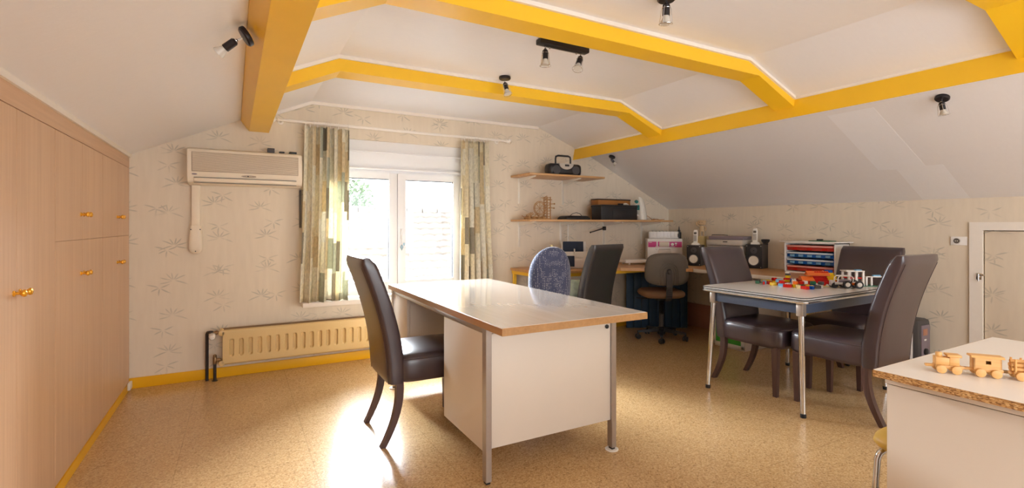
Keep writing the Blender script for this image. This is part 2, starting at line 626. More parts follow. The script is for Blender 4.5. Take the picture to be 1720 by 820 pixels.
# low wall on the right with the little attic door
DY0, DY1, DZ1 = 0.72, 1.50, 1.165
wr = MB()
wr.box(XR, XR + .2, DY1, YB, -0.1, 1.5)
wr.box(XR, XR + .2, YR, DY0, -0.1, 1.5)
wr.box(XR, XR + .2, DY0, DY1, DZ1, 1.5)
struct('wall_right', wr, 'wallpaper', False)
struct('wall_attic_backing', MB().box(XR + .2, XR + .24, 0.5, 1.7, -0.1, 1.4), 'trim', False)  # backing added behind the attic door to block sky glare through its gap
struct('wall_left', MB().box(-1.45, -1.32, YR, YB, -0.1, 1.8), 'trim', False)
# wall behind the photographer; its wide opening is added to let light in
wf = MB()
wf.box(-1.4, -0.3, YR - .15, YR, -0.1, 2.5)
wf.box(3.7, 5.0, YR - .15, YR, -0.1, 2.5)
wf.box(-0.3, 3.7, YR - .15, YR, -0.1, 0.5)
wf.box(-0.3, 3.7, YR - .15, YR, 1.95, 2.5)
struct('wall_front', wf, 'wallpaper', False)

# ceilings
ZF = 2.265
ceil = MB()
ceil.prism([(-1.40, 1.40), (0.05, 2.065), (0.05, 2.20), (-1.40, 1.53)], 'xz', YR, YB)
struct('ceiling_left_slope', ceil, 'ceiling', False)
ceil = MB()
ceil.prism([(0.10, 2.062), (0.551, 2.265), (2.83, 2.265), (3.40, 2.045), (3.40, 2.2), (2.85, 2.40), (0.52, 2.40), (0.10, 2.2)], 'xz', YR, YB)
struct('ceiling', ceil, 'ceiling', False)
ceil = MB()
RS = lambda x: 1.405 - (x - 4.8) * 0.468
ceil.prism([(3.36, RS(3.36)), (5.0, RS(5.0)), (5.0, RS(5.0) + .14), (3.36, RS(3.36) + .14)], 'xz', YR, YB)
struct('ceiling_right_slope', ceil, 'ceiling', False)
# newer strip of lining paper on the right slope
off = 0.0008
pts = [(3.60, 1.95), (3.60, 1.665), (4.32, 1.665), (4.32, 1.565), (4.795, 1.575), (4.795, 1.865), (4.335, 1.85), (4.32, 1.965)]
b = MB()
b.loft([[(x, y, RS(x) - off) for x, y in pts], [(x, y, RS(x) + .004) for x, y in pts]])
struct('trim_1', b, 'ceiling_patch', False)

# purlins
pl = MB()
pl.loft([[(0.078 + d, y, 1.965), (0.222 + d, y, 1.965), (0.262 + d, y, 2.2), (0.0 + d, y, 2.2), (0.020 + d, y, 2.045)] for y, d in ((YR, 0.05), (YB, 0.0))])
tag(pl.build('roof_beam', 'beam', angle=20), 'thick yellow painted roof beam running along the left slope', 'beam')
pr = MB()
pr.loft([[(3.300, y, 1.937), (3.355, y, 2.2), (3.48, y, 2.2), (3.455, y, 1.99), (3.43, y, 1.965)] for y in (YR, YB)])
tag(pr.build('roof_beam', 'beam', angle=20), 'long yellow painted roof beam running along the right slope', 'beam')
# white slats along the purlins
struct('trim_2', MB().prism([(-0.022, 2.035), (0.012, 2.052), (0.012, 2.10), (-0.022, 2.10)], 'xz', YR, YB), 'trim')
struct('trim_3', MB().prism([(3.318, 2.064), (3.348, 2.050), (3.348, 2.10), (3.318, 2.10)], 'xz', YR, YB), 'trim')
# collar ties
prof_o = [(0.14, 2.06), (0.551, 2.275), (2.83, 2.275), (3.40, 2.06)]
prof_i = [(3.38, 1.985), (2.93, 2.168), (0.56, 2.168), (0.14, 1.975)]


def collar(y0, y1, label):
    m = MB()
    n = 4
    rings = []
    a = [(0.14, 2.10, 1.975), (0.56, 2.275, 2.168), (2.94, 2.275, 2.168), (3.34, 2.10, 2.000)]
    rings = [[(x, y0, lo), (x, y1, lo), (x, y1, hi), (x, y0, hi)] for x, hi, lo in a]
    m.loft(rings)
    o = m.build('collar_beam', 'beam', angle=15)
    tag(o, label, 'beam', 'yellow cross beams')
    q = MB()
    a2 = [(0.20, 2.082, 0), (0.553, 2.244, 0), (2.835, 2.244, 0), (3.31, 2.062, 0)]
    q.loft([[(x, y0 - .016, lo), (x, y0 + .01, lo), (x, y0 + .01, lo + .04), (x, y0 - .016, lo + .04)] for x, lo, _ in a2])
    return q


struct('trim_4', collar(3.225, 3.385, 'yellow cross beam nearest the window wall'), 'trim')
struct('trim_5', collar(2.015, 2.155, 'yellow cross beam in the middle of the ceiling'), 'trim')
struct('trim_6', collar(0.76, 0.912, 'yellow cross beam whose end shows in the top right corner'), 'trim')
# white cove along the top of the window wall
q = MB()
q.loft([[(x, YB - .02, z), (x, YB + .005, z), (x, YB + .005, z + .045), (x, YB - .02, z + .045)] for x, z in ((0.24, 2.10), (0.553, 2.238), (2.835, 2.238))])
struct('trim_7', q, 'trim')
q = MB()
q.box(XL - .005, XL + .012, YR, YB, 1.700, 1.728)
struct('trim_8', q, 'trim')
# baseboards
struct('baseboard_back', MB().box(XL, 4.8, YB - .014, YB, 0, 0.078, 0.003), 'base')
struct('baseboard_right', MB().box(XR - .012, XR, 1.58, YB, 0, 0.07, 0.003), 'base')
struct('trim_9', MB().box(XR - .035, XR - .013, 3.36, YB - .02, 0, 0.27, 0.004), 'brownboard')

# ---- wardrobes along the left
struct('trim_10', MB().box(XL - .02, XL, YR, YB, 1.625, 1.712), 'beech_h')


def wardrobe(y0, split, label, L=0.862, seam=0.431):
    t = thing('wardrobe', label, 'wardrobe', (XL, y0, 0), 0, 'built-in wardrobes along the left wall')
    MB().box(-.42, -.021, 0.002, L - .002, 0.052, 1.47).build('carcass', 'gap', t)
    MB().box(-.02, 0.004, 0, L, 0, 0.05).build('plinth', 'base', t)
    g = 0.002
    for k, (a, b_) in enumerate(((g, seam - g * .6), (seam + g * .6, L - g))):
        rows = ((0.054, 1.128), (1.1295, 1.622)) if split else ((0.054, 1.622),)
        for (z0, z1) in rows:
            d = MB().box(-.02, 0, a, b_, z0, z1, 0.0008, seg=1).build('door', 'beech', t)
            zk = 0.957 if z0 < 1 else 1.257
            yk = seam - .028 if k == 0 else seam + .028
            kn = MB().lathe([(0.0, 0), (0.011, 0.0), (0.0105, 0.003), (0.0055, 0.006), (0.005, 0.017), (0.010, 0.022), (0.0135, 0.028), (0.012, 0.034), (0.006, 0.037), (0, 0.0375)], (0.0, yk, zk), 18, (1, 0, 0))
            kn.build('knob', 'brass', d)
    return t


wardrobe(3.722, True, 'beech wardrobe unit next to the window wall, with upper and lower doors', L=.815)
wardrobe(2.860, True, 'beech wardrobe unit between the corner unit and the tall door unit, upper and lower knobs')
wardrobe(1.998, False, 'beech wardrobe unit with tall undivided doors, nearest the left picture edge')
wardrobe(1.136, False, 'beech wardrobe unit with tall undivided doors, outside the left picture edge')
tag(MB().box(XL + .004, XL + .022, YB - .10, YB - .016, 0.012, 0.062, 0.004).build('cable_clip', 'white'), 'small white plastic block in the corner beside the wardrobe plinth', 'clip')

# ================================================================== WINDOW
FY = 4.60
wd = bpy.data.objects.new('window_1', None); C.objects.link(wd); wd['kind'] = 'structure'
m = MB()
fx0, fx1, fz0, fz1 = 0.585, 1.98, 0.565, 1.715
m.box(fx0, fx0 + .05, FY, FY + .07, fz0, fz1, .004); m.box(fx1 - .05, fx1, FY, FY + .07, fz0, fz1, .004)
m.box(fx0 + .049, fx1 - .049, FY + .0004, FY + .07, fz0, fz0 + .05); m.box(fx0 + .049, fx1 - .049, FY + .0004, FY + .07, fz1 - .035, fz1)
m.build('frame', 'pvc', wd)
for (a, b_) in ((0.625, 1.308), (1.312, 1.950)):
    m = MB()
    z0, z1 = 0.605, 1.69
    s_ = .078
    for (u0, u1, v0, v1) in ((a, a + s_, z0, z1), (b_ - s_, b_, z0, z1), (a + s_ - .003, b_ - s_ + .003, z0, z0 + s_), (a + s_ - .003, b_ - s_ + .003, z1 - s_ + .02, z1)):
        hz_ = .0004 if u1 - u0 > .2 else 0
        m.box(u0, u1, FY - .018 + hz_, FY + .05 - hz_, v0 + hz_, v1 - hz_, .005 if not hz_ else 0.0)
    sash = m.build('sash', 'pvc', wd)
    m = MB()
    for (u0, u1, v0, v1) in ((a + s_ - .004, a + s_ + .002, z0 + s_, z1 - s_ + .02), (b_ - s_ - .003, b_ - s_ + .004, z0 + s_, z1 - s_ + .02), (a + s_, b_ - s_, z1 - s_ + .015, z1 - s_ + .022)):
        m.box(u0, u1, FY - .004, FY + .022, v0, v1)
    m.build('gasket', 'rubber', sash)
    MB().box(a + s_ - .01, b_ - s_ + .01, FY + .012, FY + .018, z0 + s_ - .01, z1 - s_ + .03).build('pane', 'glass', sash)
hd = MB().box(1.335, 1.357, FY - .026, FY - .018, 1.07, 1.17, .003)
hd.cyl((1.346, FY - .018, 1.16), (1.346, FY - .05, 1.16), .008)
hd.box(1.338, 1.354, FY - .060, FY - .048, 1.05, 1.168, .004)
hd.build('handle', 'pvc', wd)
# shutter box above
m = MB()
m.box(WX0, WX1, FY - .03, FY + .1, 1.728, 1.975, .002)
m.box(WX0, WX1, FY - .052, FY - .03, 1.868, 1.880, .003)
m.box(WX0, WX1, FY - .058, FY + .02, 1.712, 1.730, .003)
m.build('shutter_box', 'pvc', wd)
struct('trim_11', MB().box(0.47, 2.08, 4.435, FY + .02, 0.512, 0.552, 0.006), 'trim').name = 'window_sill'
# crystal hanging from the window handle
cr = thing('crystal_ornament', 'clear crystal ornament hanging from the white window handle', 'ornament', (1.335, FY - .070, 1.0))
MB().tube([(0.0, 0.0, 0.02), (0.0, 0.0, 0.11)], .0012, 6).build('thread', 'silver', cr)
MB().lathe([(0, -.035), (.012, -.012), (.017, 0.0), (.010, .015), (0, .022)], (0, 0, 0), 8).build('drop', 'crystal', cr, smooth=False)
MB().lathe([(0, -.02), (.008, -.008), (.010, 0.0), (.006, .010), (0, .014)], (.022, 0, .028), 8).build('drop', 'crystal', cr, smooth=False)

# curtain rod
RY, RZ = 4.455, 2.065
rod = thing('curtain_rod', 'cream curtain rod with turned end knobs above the window', 'curtain rod', (0.28, RY, RZ))
MB().cyl((0.0, 0, 0), (2.13, 0, 0), .0125, seg=16).build('pole', 'trim', rod)
fin = [(0, -.005), (.012, 0), (.02, .008), (.012, .016), (.010, .02), (.024, .034), (.026, .044), (.018, .056), (.006, .062), (0, .063)]
MB().lathe(fin, (2.12, 0, 0), 18, (1, 0, 0)).build('finial', 'trim', rod)
MB().lathe(fin, (0.01, 0, 0), 18, (-1, 0, 0)).build('finial', 'trim', rod)
for x in (0.03, 2.05):
    MB().cyl((x, .085, 0), (x, 0, 0), .009).lathe([(0, 0), (.024, 0), (.024, .008), (0, .012)], (x, .084, 0), 16, (0, -1, 0)).build('bracket', 'trim', rod)


def curtain(x0, x1, xb0, xb1, zb, nf, label, seed, rings):
    rr = random.Random(seed)
    H = RZ - .03 - zb
    t = thing('curtain', label, 'curtain', ((x0 + x1) / 2, RY, zb))
    cx = (x0 + x1) / 2
    NU, NV = nf * 16, 30
    am = [rr.uniform(.6, 1.2) for _ in range(nf + 1)]
    bm = bmesh.new()
    uvl = bm.loops.layers.uv.new('UVMap')
    grid, uvs = [], []
    for v in range(NV + 1):
        f = v / NV
        row = []
        ur = []
        s_len = 0
        prev = None
        for u in range(NU + 1):
            g = u / NU
            ph = g * nf * 2 * PI + 0.5 * math.sin(g * 9 + seed)
            k = am[int(g * nf)] * (1 - (g * nf) % 1) + am[min(nf, int(g * nf) + 1)] * ((g * nf) % 1)
            A = .036 * k * (0.85 + .25 * (1 - f))
            top, bot = x0 + (x1 - x0) * g, xb0 + (xb1 - xb0) * g
            e = (1 - f) ** 1.6
            x = top * (1 - e) + bot * e + .008 * math.sin(2 * ph + seed + 1.5 * f)
            y = -A * math.cos(ph + .35 * math.sin(2.6 * f + g * 4)) - 0.005
            z = f * H + .006 * math.sin(g * 23) * (1 - f)
            row.append(Vector((x - cx, y, z)))
            ur.append((g * (x1 - x0) * 2.0 + seed, z))
        grid.append([bm.verts.new(p) for p in row])
        uvs.append(ur)
    for v in range(NV):
        for u in range(NU):
            fc = bm.faces.new((grid[v][u], grid[v][u + 1], grid[v + 1][u + 1], grid[v + 1][u]))
            for lp, (a, b_) in zip(fc.loops, ((v, u), (v, u + 1), (v + 1, u + 1), (v + 1, u))):
                lp[uvl].uv = uvs[a][b_]
            fc.smooth = True
    me = bpy.data.meshes.new('cloth')
    bm.to_mesh(me)
    bm.free()
    me.materials.append(M['curtain'])
    o = bpy.data.objects.new('cloth', me)
    C.objects.link(o)
    o.parent = t
    sm = o.modifiers.new('thickness', 'SOLIDIFY')
    sm.thickness = 0.0015
    for x in rings:
        ring = [(x - cx, .0165 * math.cos(a), H + .030 + .0165 * math.sin(a)) for a in [2 * PI * k / 14 for k in range(14)]]
        q = MB().tube(ring, .0022, 6, closed=True)
        q.cyl((x - cx, 0, H + .012), (x - cx, -.004, H - .01), .0035, seg=8)
        q.build('ring', 'trim', t)
    return t


curtain(0.49, 0.845, 0.445, 0.825, 0.556, 6, 'patchwork curtain hanging on the left side of the window', 3, (.495, .53, .56, .59, .65, .67, .69, .74, .755, .84))
curtain(1.90, 2.185, 1.885, 2.24, 0.556, 5, 'patchwork curtain hanging on the right side of the window', 8, (1.91, 1.94, 1.98, 2.01, 2.05, 2.08, 2.12, 2.15, 2.18))

# ================================================================== OUTSIDE
m = MB()
bm = m.bm
NX, rows = 576, 12
X0, X1 = -6.0, 12.0
slope = math.radians(36)
pt = lambda u, s_, h: (X0 + (X1 - X0) * u / NX, 11.0 - s_ * math.cos(slope) + h * -math.sin(slope), 1.50 - s_ * math.sin(slope) + h * math.cos(slope))
prev = None
for r in range(rows):
    for (ss, lift) in ((r * .22, 0.0), ((r + 1) * .22, 0.036)):
        ring = []
        for u in range(NX + 1):
            wv = 0.028 * abs(math.sin(PI * u * (X1 - X0) / NX / .25))
            ring.append(bm.verts.new(pt(u, ss, wv + lift * 1.3)))
        if prev:
            for u in range(NX):
                bm.faces.new((prev[u], prev[u + 1], ring[u + 1], ring[u]))
        prev = ring
hs = thing('neighbouring_house', 'pale tiled roof of the neighbouring house seen through the window', 'house', (0, 0, 0))
m.build('tiled_roof', 'tile', hs, angle=30)
MB().box(X0, X1, 11.0, 14.0, -3, 1.46).build('house_wall', 'outwall', hs)
m = MB()
x = X0
while x < X1:
    m.cyl((x, 11.02, 1.53), (x + .34, 11.02, 1.54), .075, .085, 10)
    x += .36
m.build('ridge_tiles', 'tile', hs)
struct('ground', MB().box(-30, 40, 4.9, 60, -3.2, -3.0), 'outwall', False)
tr = thing('tree', 'hazy green tree behind the tiled roof, seen through the left pane', 'tree', (2.9, 16.5, -3))
MB().tube([(0, 0, 0), (.1, 0, 2.5), (0, .1, 4.6)], [.18, .14, .06], 8).build('trunk', 'bark', tr)
m = MB()
for i in range(900):
    a, e_, r_ = rnd.uniform(0, 2 * PI), rnd.uniform(-1, 1), rnd.uniform(.2, 1) ** .5
    c = Vector((1.1 * r_ * math.cos(a) * math.sqrt(1 - e_ * e_), 1.0 * r_ * math.sin(a) * math.sqrt(1 - e_ * e_), 4.85 + 1.15 * e_ * r_))
    s_ = rnd.uniform(.05, .11)
    n1 = Vector((rnd.uniform(-1, 1), rnd.uniform(-1, 1), rnd.uniform(-1, 1))).normalized()
    n2 = n1.orthogonal().normalized()
    vv = [m.bm.verts.new(c + d) for d in (n1 * s_, n2 * s_ * .6, -n1 * s_, -n2 * s_ * .6)]
    m.bm.faces.new(vv)
m.build('foliage', 'foliage', tr)

# ================================================================== AIR CONDITIONER
ac = thing('air_conditioner', 'cream wall-mounted air conditioner left of the window', 'air conditioner', (-0.332, YB, 1.512))
W_ = 0.79
m = MB()
prof = [(0, 0.0), (0, .272), (-.15, .272), (-.182, .255), (-.186, .06), (-.165, .015), (-.12, 0.0)]
m.loft([[(x, y, z) for y, z in prof] for x in (0, W_)])
bmesh.ops.bevel(m.bm, geom=[e for e in m.bm.edges], offset=.006, segments=2, affect='EDGES')
m.build('housing', 'ac', ac)
m = MB()
m.box(.03, W_ - .03, -.190, -.180, .092, .238, .002)
m.build('front_grille', 'ac_grille', ac)
m = MB()
for i in range(20):
    z = .098 + i * .0069
    m.box(.034, W_ - .034, -.1945, -.188, z, z + .0036, .001, seg=1)
m.build('grille_slats', 'ac', ac)
MB().box(.045, W_ - .045, -.188, -.178, .016, .046, .003, rot=(.25, 0, 0)).build('louver', 'ac', ac)
m = MB()
m.box(.043, W_ - .043, -.1885, -.170, .048, .0505)
m.box(.043, W_ - .043, -.176, -.160, .0095, .012)
m.build('louver_gap', 'darkgrey', ac)
m = MB()
m.lathe([(0, 0), (.052, 0), (.05, .003), (0, .003)], (0, 0, 0), 24).xf(Matrix.Translation((.405, -.1858, .069)) @ Matrix.Rotation(PI / 2, 4, 'X') @ Matrix.Diagonal((1, .17, 1, 1)))
cp = m.build('control_panel', 'ac_grille', ac)
MB().cyl((.40, -.188, .069), (.40, -.1905, .069), .005, seg=12).build('indicator', 'black', cp)
for dx in (-.035, -.025, .028, .036, .044):
    MB().cyl((.405 + dx, -.188, .069), (.405 + dx, -.190, .069), .0018, seg=8).build('indicator', 'black', cp)
m = MB()
m.lathe([(0, 0), (.018, 0), (.017, .002), (0, .002)], (0, 0, 0), 20).xf(Matrix.Translation((.048, -.1862, .072)) @ Matrix.Rotation(PI / 2, 4, 'X') @ Matrix.Diagonal((1, .3, 1, 1)))
m.build('badge', 'heatergrey', ac)
for x, w_, h_, d_, lab in ((0.205, .052, .035, .05, 'small grey box standing on the air conditioner, leftmost of three'), (0.290, .040, .014, .04, 'flat dark box on the air conditioner, middle of three'), (0.365, .055, .016, .05, 'flat black box on the air conditioner, nearest the curtain')):
    q = MB().box(x, x + w_, YB - .10 - d_, YB - .10, 1.7845, 1.7845 + h_, .003)
    q.box(x + .004, x + w_ - .004, YB - .102 - d_, YB - .098 - d_, 1.7845 + h_ * .2, 1.7845 + h_ * .5)
    tag(q.build('small_box', 'darkgrey' if h_ > .02 else 'black'), lab, 'box', 'boxes on the air conditioner')
dc = thing('cable_duct', 'beige cable duct with rounded end cover below the air conditioner', 'duct', (-.285, YB, .985))
MB().box(-.028, .028, -.045, 0, .2, .527, .006).build('channel', 'ac', dc)
m = MB()
m.loft([superring(0, -.03, z, .046 * k, .032 * k, .5, 24) for z, k in ((0, .3), (.006, .62), (.02, .88), (.04, 1), (.12, .98), (.2, .82), (.215, .8))])
ec = m.build('end_cover', 'ac', dc)
for x, z in ((-.03, .185), (.03, .185), (0, .018)):
    m = MB().cyl((x, -.052 if z > .1 else -.055, z), (x, -.064, z), .0045, seg=10)
    m.build('screw', 'darkgrey', ec)
tag(MB().box(.452, .470, YB - .02, YB, 1.18, 1.50, .003).build('cable_cover', 'greyplastic'), 'narrow grey cable cover beside the left curtain, under the air conditioner', 'cable cover')

# ================================================================== RADIATOR
rad = thing('radiator', 'beige panel radiator with oval slots below the window', 'radiator', (-0.105, YB, 0.0))
LR, z0, z1 = 1.95, .122, .39
m = MB()
nx, nz = 650, 56
yf = -.125
bm = m.bm
g = []
pitch = 0.0645
for j in range(nz + 1):
    z = z0 + (z1 - z0) * j / nz
    row = []
    for i in range(nx + 1):
        x = LR * i / nx
        xc = (x - .03) / pitch
        k = math.floor(xc)
        dx = (xc - k - .5) * pitch
        dz = max(0, abs(z - (z0 + z1) / 2 + .005) - .052)
        d = math.hypot(dx, dz)
        dep = 0.0
        if 0 <= k < int((LR - .06) / pitch):
            dep = max(0, min(1, (.0155 - d) / .005)) * .017
        ez = min(j, nz - j) / nz * (z1 - z0)
        rd = .010 * max(0, 1 - ez / .012) ** 2
        row.append(bm.verts.new((x, yf + dep + rd, z)))
    g.append(row)
for j in range(nz):
    for i in range(nx):
        bm.faces.new((g[j][i], g[j][i + 1], g[j + 1][i + 1], g[j + 1][i]))
bk = [bm.verts.new(p) for p in ((0, yf + .022, z0), (LR, yf + .022, z0), (LR, yf + .022, z1), (0, yf + .022, z1))]
bm.faces.new(bk)
for j in range(nz):
    pass
bm.faces.new([g[j][0] for j in range(nz + 1)] + [bk[3], bk[0]])
bm.faces.new([g[j][nx] for j in range(nz, -1, -1)] + [bk[1], bk[2]])
bm.faces.new([g[0][i] for i in range(nx, -1, -1)] + [bk[0], bk[1]])
bm.faces.new([g[nz][i] for i in range(nx + 1)] + [bk[2], bk[3]])
m.build('front_panel', 'radiator', rad, angle=60)
MB().box(0, LR, -.045, -.028, z0, z1, .004).build('rear_panel', 'radiator', rad)
m = MB()
for i in range(4):
    y = -.100 + i * .017
    m.box(.0, LR, y, y + .007, z1 - .006, z1 + .004, .001, seg=1)
for i in range(60):
    m.box(.01 + i * .0325, .016 + i * .0325, -.10, -.045, z1 - .02, z1 - .004)
m.build('top_grille', 'oldbrass', rad)
for z in (z0 + .012, z1 - .022):
    MB().cyl((-.006, -.125, z), (-.006, -.04, z), .022, seg=18, bev=.004).ball((-.006, -.10, z + (.022 if z > .2 else -.016)), .014).build('end_fitting', 'radiator', rad)
m = MB().tube([(-.105, -.06, 0), (-.105, -.06, .36), (-.100, -.07, .375), (-.085, -.085, .378), (-.065, -.085, .375)], .011, 12)
m.build('supply_pipe', 'pipe', rad)
m = MB().tube([(-.052, -.09, 0), (-.052, -.09, .15)], .011, 12)
m.lathe([(0, 0), (.02, 0), (.022, .003), (0, .004)], (-.052, -.09, 0), 16)
m.build('return_pipe', 'pipe', rad)
MB().cyl((-.075, -.085, .37), (-.01, -.085, .37), .010).cyl((-.05, -.085, .37), (-.035, -.085, .37), .016).build('valve', 'oldbrass', rad)
m = MB().lathe([(0, 0), (.018, 0), (.023, .006), (.025, .02), (.023, .04), (.016, .052), (0, .055)], (-.068, -.088, .352), 20, (0, -1, -.15))
m.build('thermostat_knob', 'white', rad)
m = MB().cyl((-.052, -.09, .13), (-.052, -.09, .185), .014, seg=14, bev=.003).ball((-.052, -.09, .192), .013).cyl((-.052, -.09, .16), (-.012, -.09, .16), .009).cyl((-.035, -.09, .16), (-.022, -.09, .16), .014)
m.build('lockshield_valve', 'oldbrass', rad)

# ================================================================== SPOTLIGHTS
def spot_head(parent, p, d, n_arm, cage=True, s=1.0):
    """p: swivel point, d: direction the lamp points"""
    p, d = Vector(p), Vector(d).normalized()
    m = MB().lathe([(0, 0), (.010 * s, 0), (.0165 * s, .008 * s), (.017 * s, .055 * s), (0, .055 * s)], p, 18, d)
    h = m.build('lamp_head', 'satin_black', parent)
    m = MB().lathe([(0, .054 * s), (.013 * s, .055 * s), (.018 * s, .070 * s), (.025 * s, .086 * s), (.025 * s, .090 * s), (0, .088 * s)], p, 20, d)
    m.build('bulb', 'lamp_glass', h)
    if cage:
        a = d.orthogonal().normalized()
        b_ = d.cross(a)
        m = MB()
        for k in range(4):
            u = a * math.cos(k * PI / 2 + .4) + b_ * math.sin(k * PI / 2 + .4)
            m.tube([p + d * .012 * s + u * .017 * s, p + d * .03 * s + u * .024 * s, p + d * .094 * s + u * .031 * s], .0013 * s, 6)
        for t_, r_ in ((.093, .031), (.02, .0185)):
            m.tube([p + d * t_ * s + (a * math.cos(q) + b_ * math.sin(q)) * r_ * s for q in [2 * PI * k / 20 for k in range(20)]], .0013 * s, 6, closed=True)
        m.build('wire_cage', 'chrome', h)


def round_spot(base, n, d, label, arm=.03, s=1.0, cage=True):
    t = thing('spotlight', label, 'lamp', base, 0, 'ceiling spotlights')
    n = Vector(n).normalized()
    MB().lathe([(0, 0), (.040 * s, 0), (.042 * s, .004 * s), (.042 * s, .016 * s), (.036 * s, .022 * s), (0, .024 * s)], (0, 0, 0), 28, n).build('mount', 'satin_black', t)
    e = n * (.02 + arm) * s
    MB().cyl(n * .018 * s, e, .004 * s, seg=10).ball(e, .008 * s).build('swivel_arm', 'chrome', t)
    spot_head(t, e, d, n, cage, s)
    return t


round_spot((1.668, 3.115, 2.265), (0, 0, -1), (0.10, -.35, -1), 'small black spotlight on the flat ceiling above the far cross beam', .025)
round_spot((1.74, 1.66, 2.265), (0, 0, -1), (0.06, .1, -1), 'black spotlight with wire cage at the top edge of the picture', .012)
round_spot((0.038, 2.37, 2.005), (-.83, 0, -.55), (-.75, .35, -.62), 'black spotlight mounted on the side of the left yellow beam', .035, cage=False)
round_spot((3.622, 1.314, 1.956), (-.42, 0, -.9), (0.12, -.12, -1), 'black spotlight on the right slope beside the patched ceiling paper', .02, .85)
round_spot((3.60, 4.22, 1.962), (-.42, 0, -.9), (.75, -.3, -1), 'small black spotlight under the far end of the right beam', .02, .85)
bs = thing('spotlight_bar', 'black ceiling bar carrying two caged spotlights between the cross beams', 'lamp', (1.665, 2.385, 2.265))
m = MB().box(-.175, .175, -.026, .026, -.034, 0, .008)
m.box(-.13, .13, -.008, .008, -.038, -.03, .002)
m.build('bar', 'satin_black', bs)
for x, d in ((-.125, (0, 0, -1)), (.125, (-.42, -.2, -1))):
    MB().cyl((x, 0, -.03), (x, 0, -.055), .004, seg=10).ball((x, 0, -.056), .008).build('swivel_arm', 'chrome', bs)
    spot_head(bs, (x, 0, -.056), d, None, True, 1.0)
    MB().cyl((x + (.03 if x < 0 else -.03), 0, -.03), (x + (.03 if x < 0 else -.03), 0, -.046), .005, seg=10).build('screw_cap', 'chrome', bs)

# ================================================================== DESK
dk = thing('desk', 'large cream office desk with glossy top and square steel legs', 'desk', (0.99, 1.87, 0))
DW, DL, DZ = .83, 1.82, .76
MB().box(.0008, DW - .0008, .0008, DL - .0008, DZ - .034, DZ, .0015, seg=1).build('desktop', 'desktop', dk)
m = MB()
e = .004
zt, zb_ = DZ - .0015, DZ - .035
m.box(-e, 0.001, -e, DL + e, zb_, zt, .001, seg=1).box(DW - .001, DW + e, -e, DL + e, zb_, zt, .001, seg=1)
m.box(0, DW, -e, 0.001, zb_, zt, .001, seg=1).box(0, DW, DL - .001, DL + e, zb_, zt, .001, seg=1)
m.build('edge_band', 'deskedge', dk)
for (x, y) in ((.002, .165), (.745, .165), (.002, DL - .10), (.745, DL - .10)):
    lg = MB().box(x, x + .030, y, y + .040, .018, DZ - .035, .002, seg=1).build('leg', 'steel', dk)
    MB().box(x + .004, x + .026, y + .006, y + .034, 0.006, .02, .002).build('foot', 'black', lg)
    if (x, y) != (.002, .165):
        MB().lathe([(0, 0), (.034, 0), (.036, .005), (.032, .008), (0, .008)], (x + .015, y + .02, 0), 24).build('glide_cup', 'whitetop', lg)
m = MB().box(.006, .026, .2, DL - .1, DZ - .06, DZ - .035, .002).box(.75, .77, .2, DL - .1, DZ - .06, DZ - .035, .002)
m.box(.03, .75, .175, .195, DZ - .06, DZ - .036, .002)
m.build('frame_rail', 'steel', dk)
ped = MB().box(.032, .744, .178, .70, .165, DZ - .062, .002).build('pedestal', 'laminate', dk)
MB().box(.004, .0315, .206, .70, .15, DZ - .062, .003).build('cupboard_door', 'laminate', ped)
ped2 = MB().box(.032, .744, 1.40, 1.76, .165, DZ - .062, .002).build('pedestal', 'laminate', dk)
MB().box(.010, .0315, 1.40, 1.76, .15, DZ - .062, .003).build('cupboard_door', 'laminate', ped2)
MB().box(.62, .64, .70, 1.40, .25, DZ - .04, .002).build('modesty_panel', 'laminate', dk)
MB().cyl((.718, .178, .665), (.718, .170, .665), .011, seg=20, bev=.002).cyl((.718, .171, .665), (.718, .168, .665), .005, seg=12).build('lock', 'black', dk)

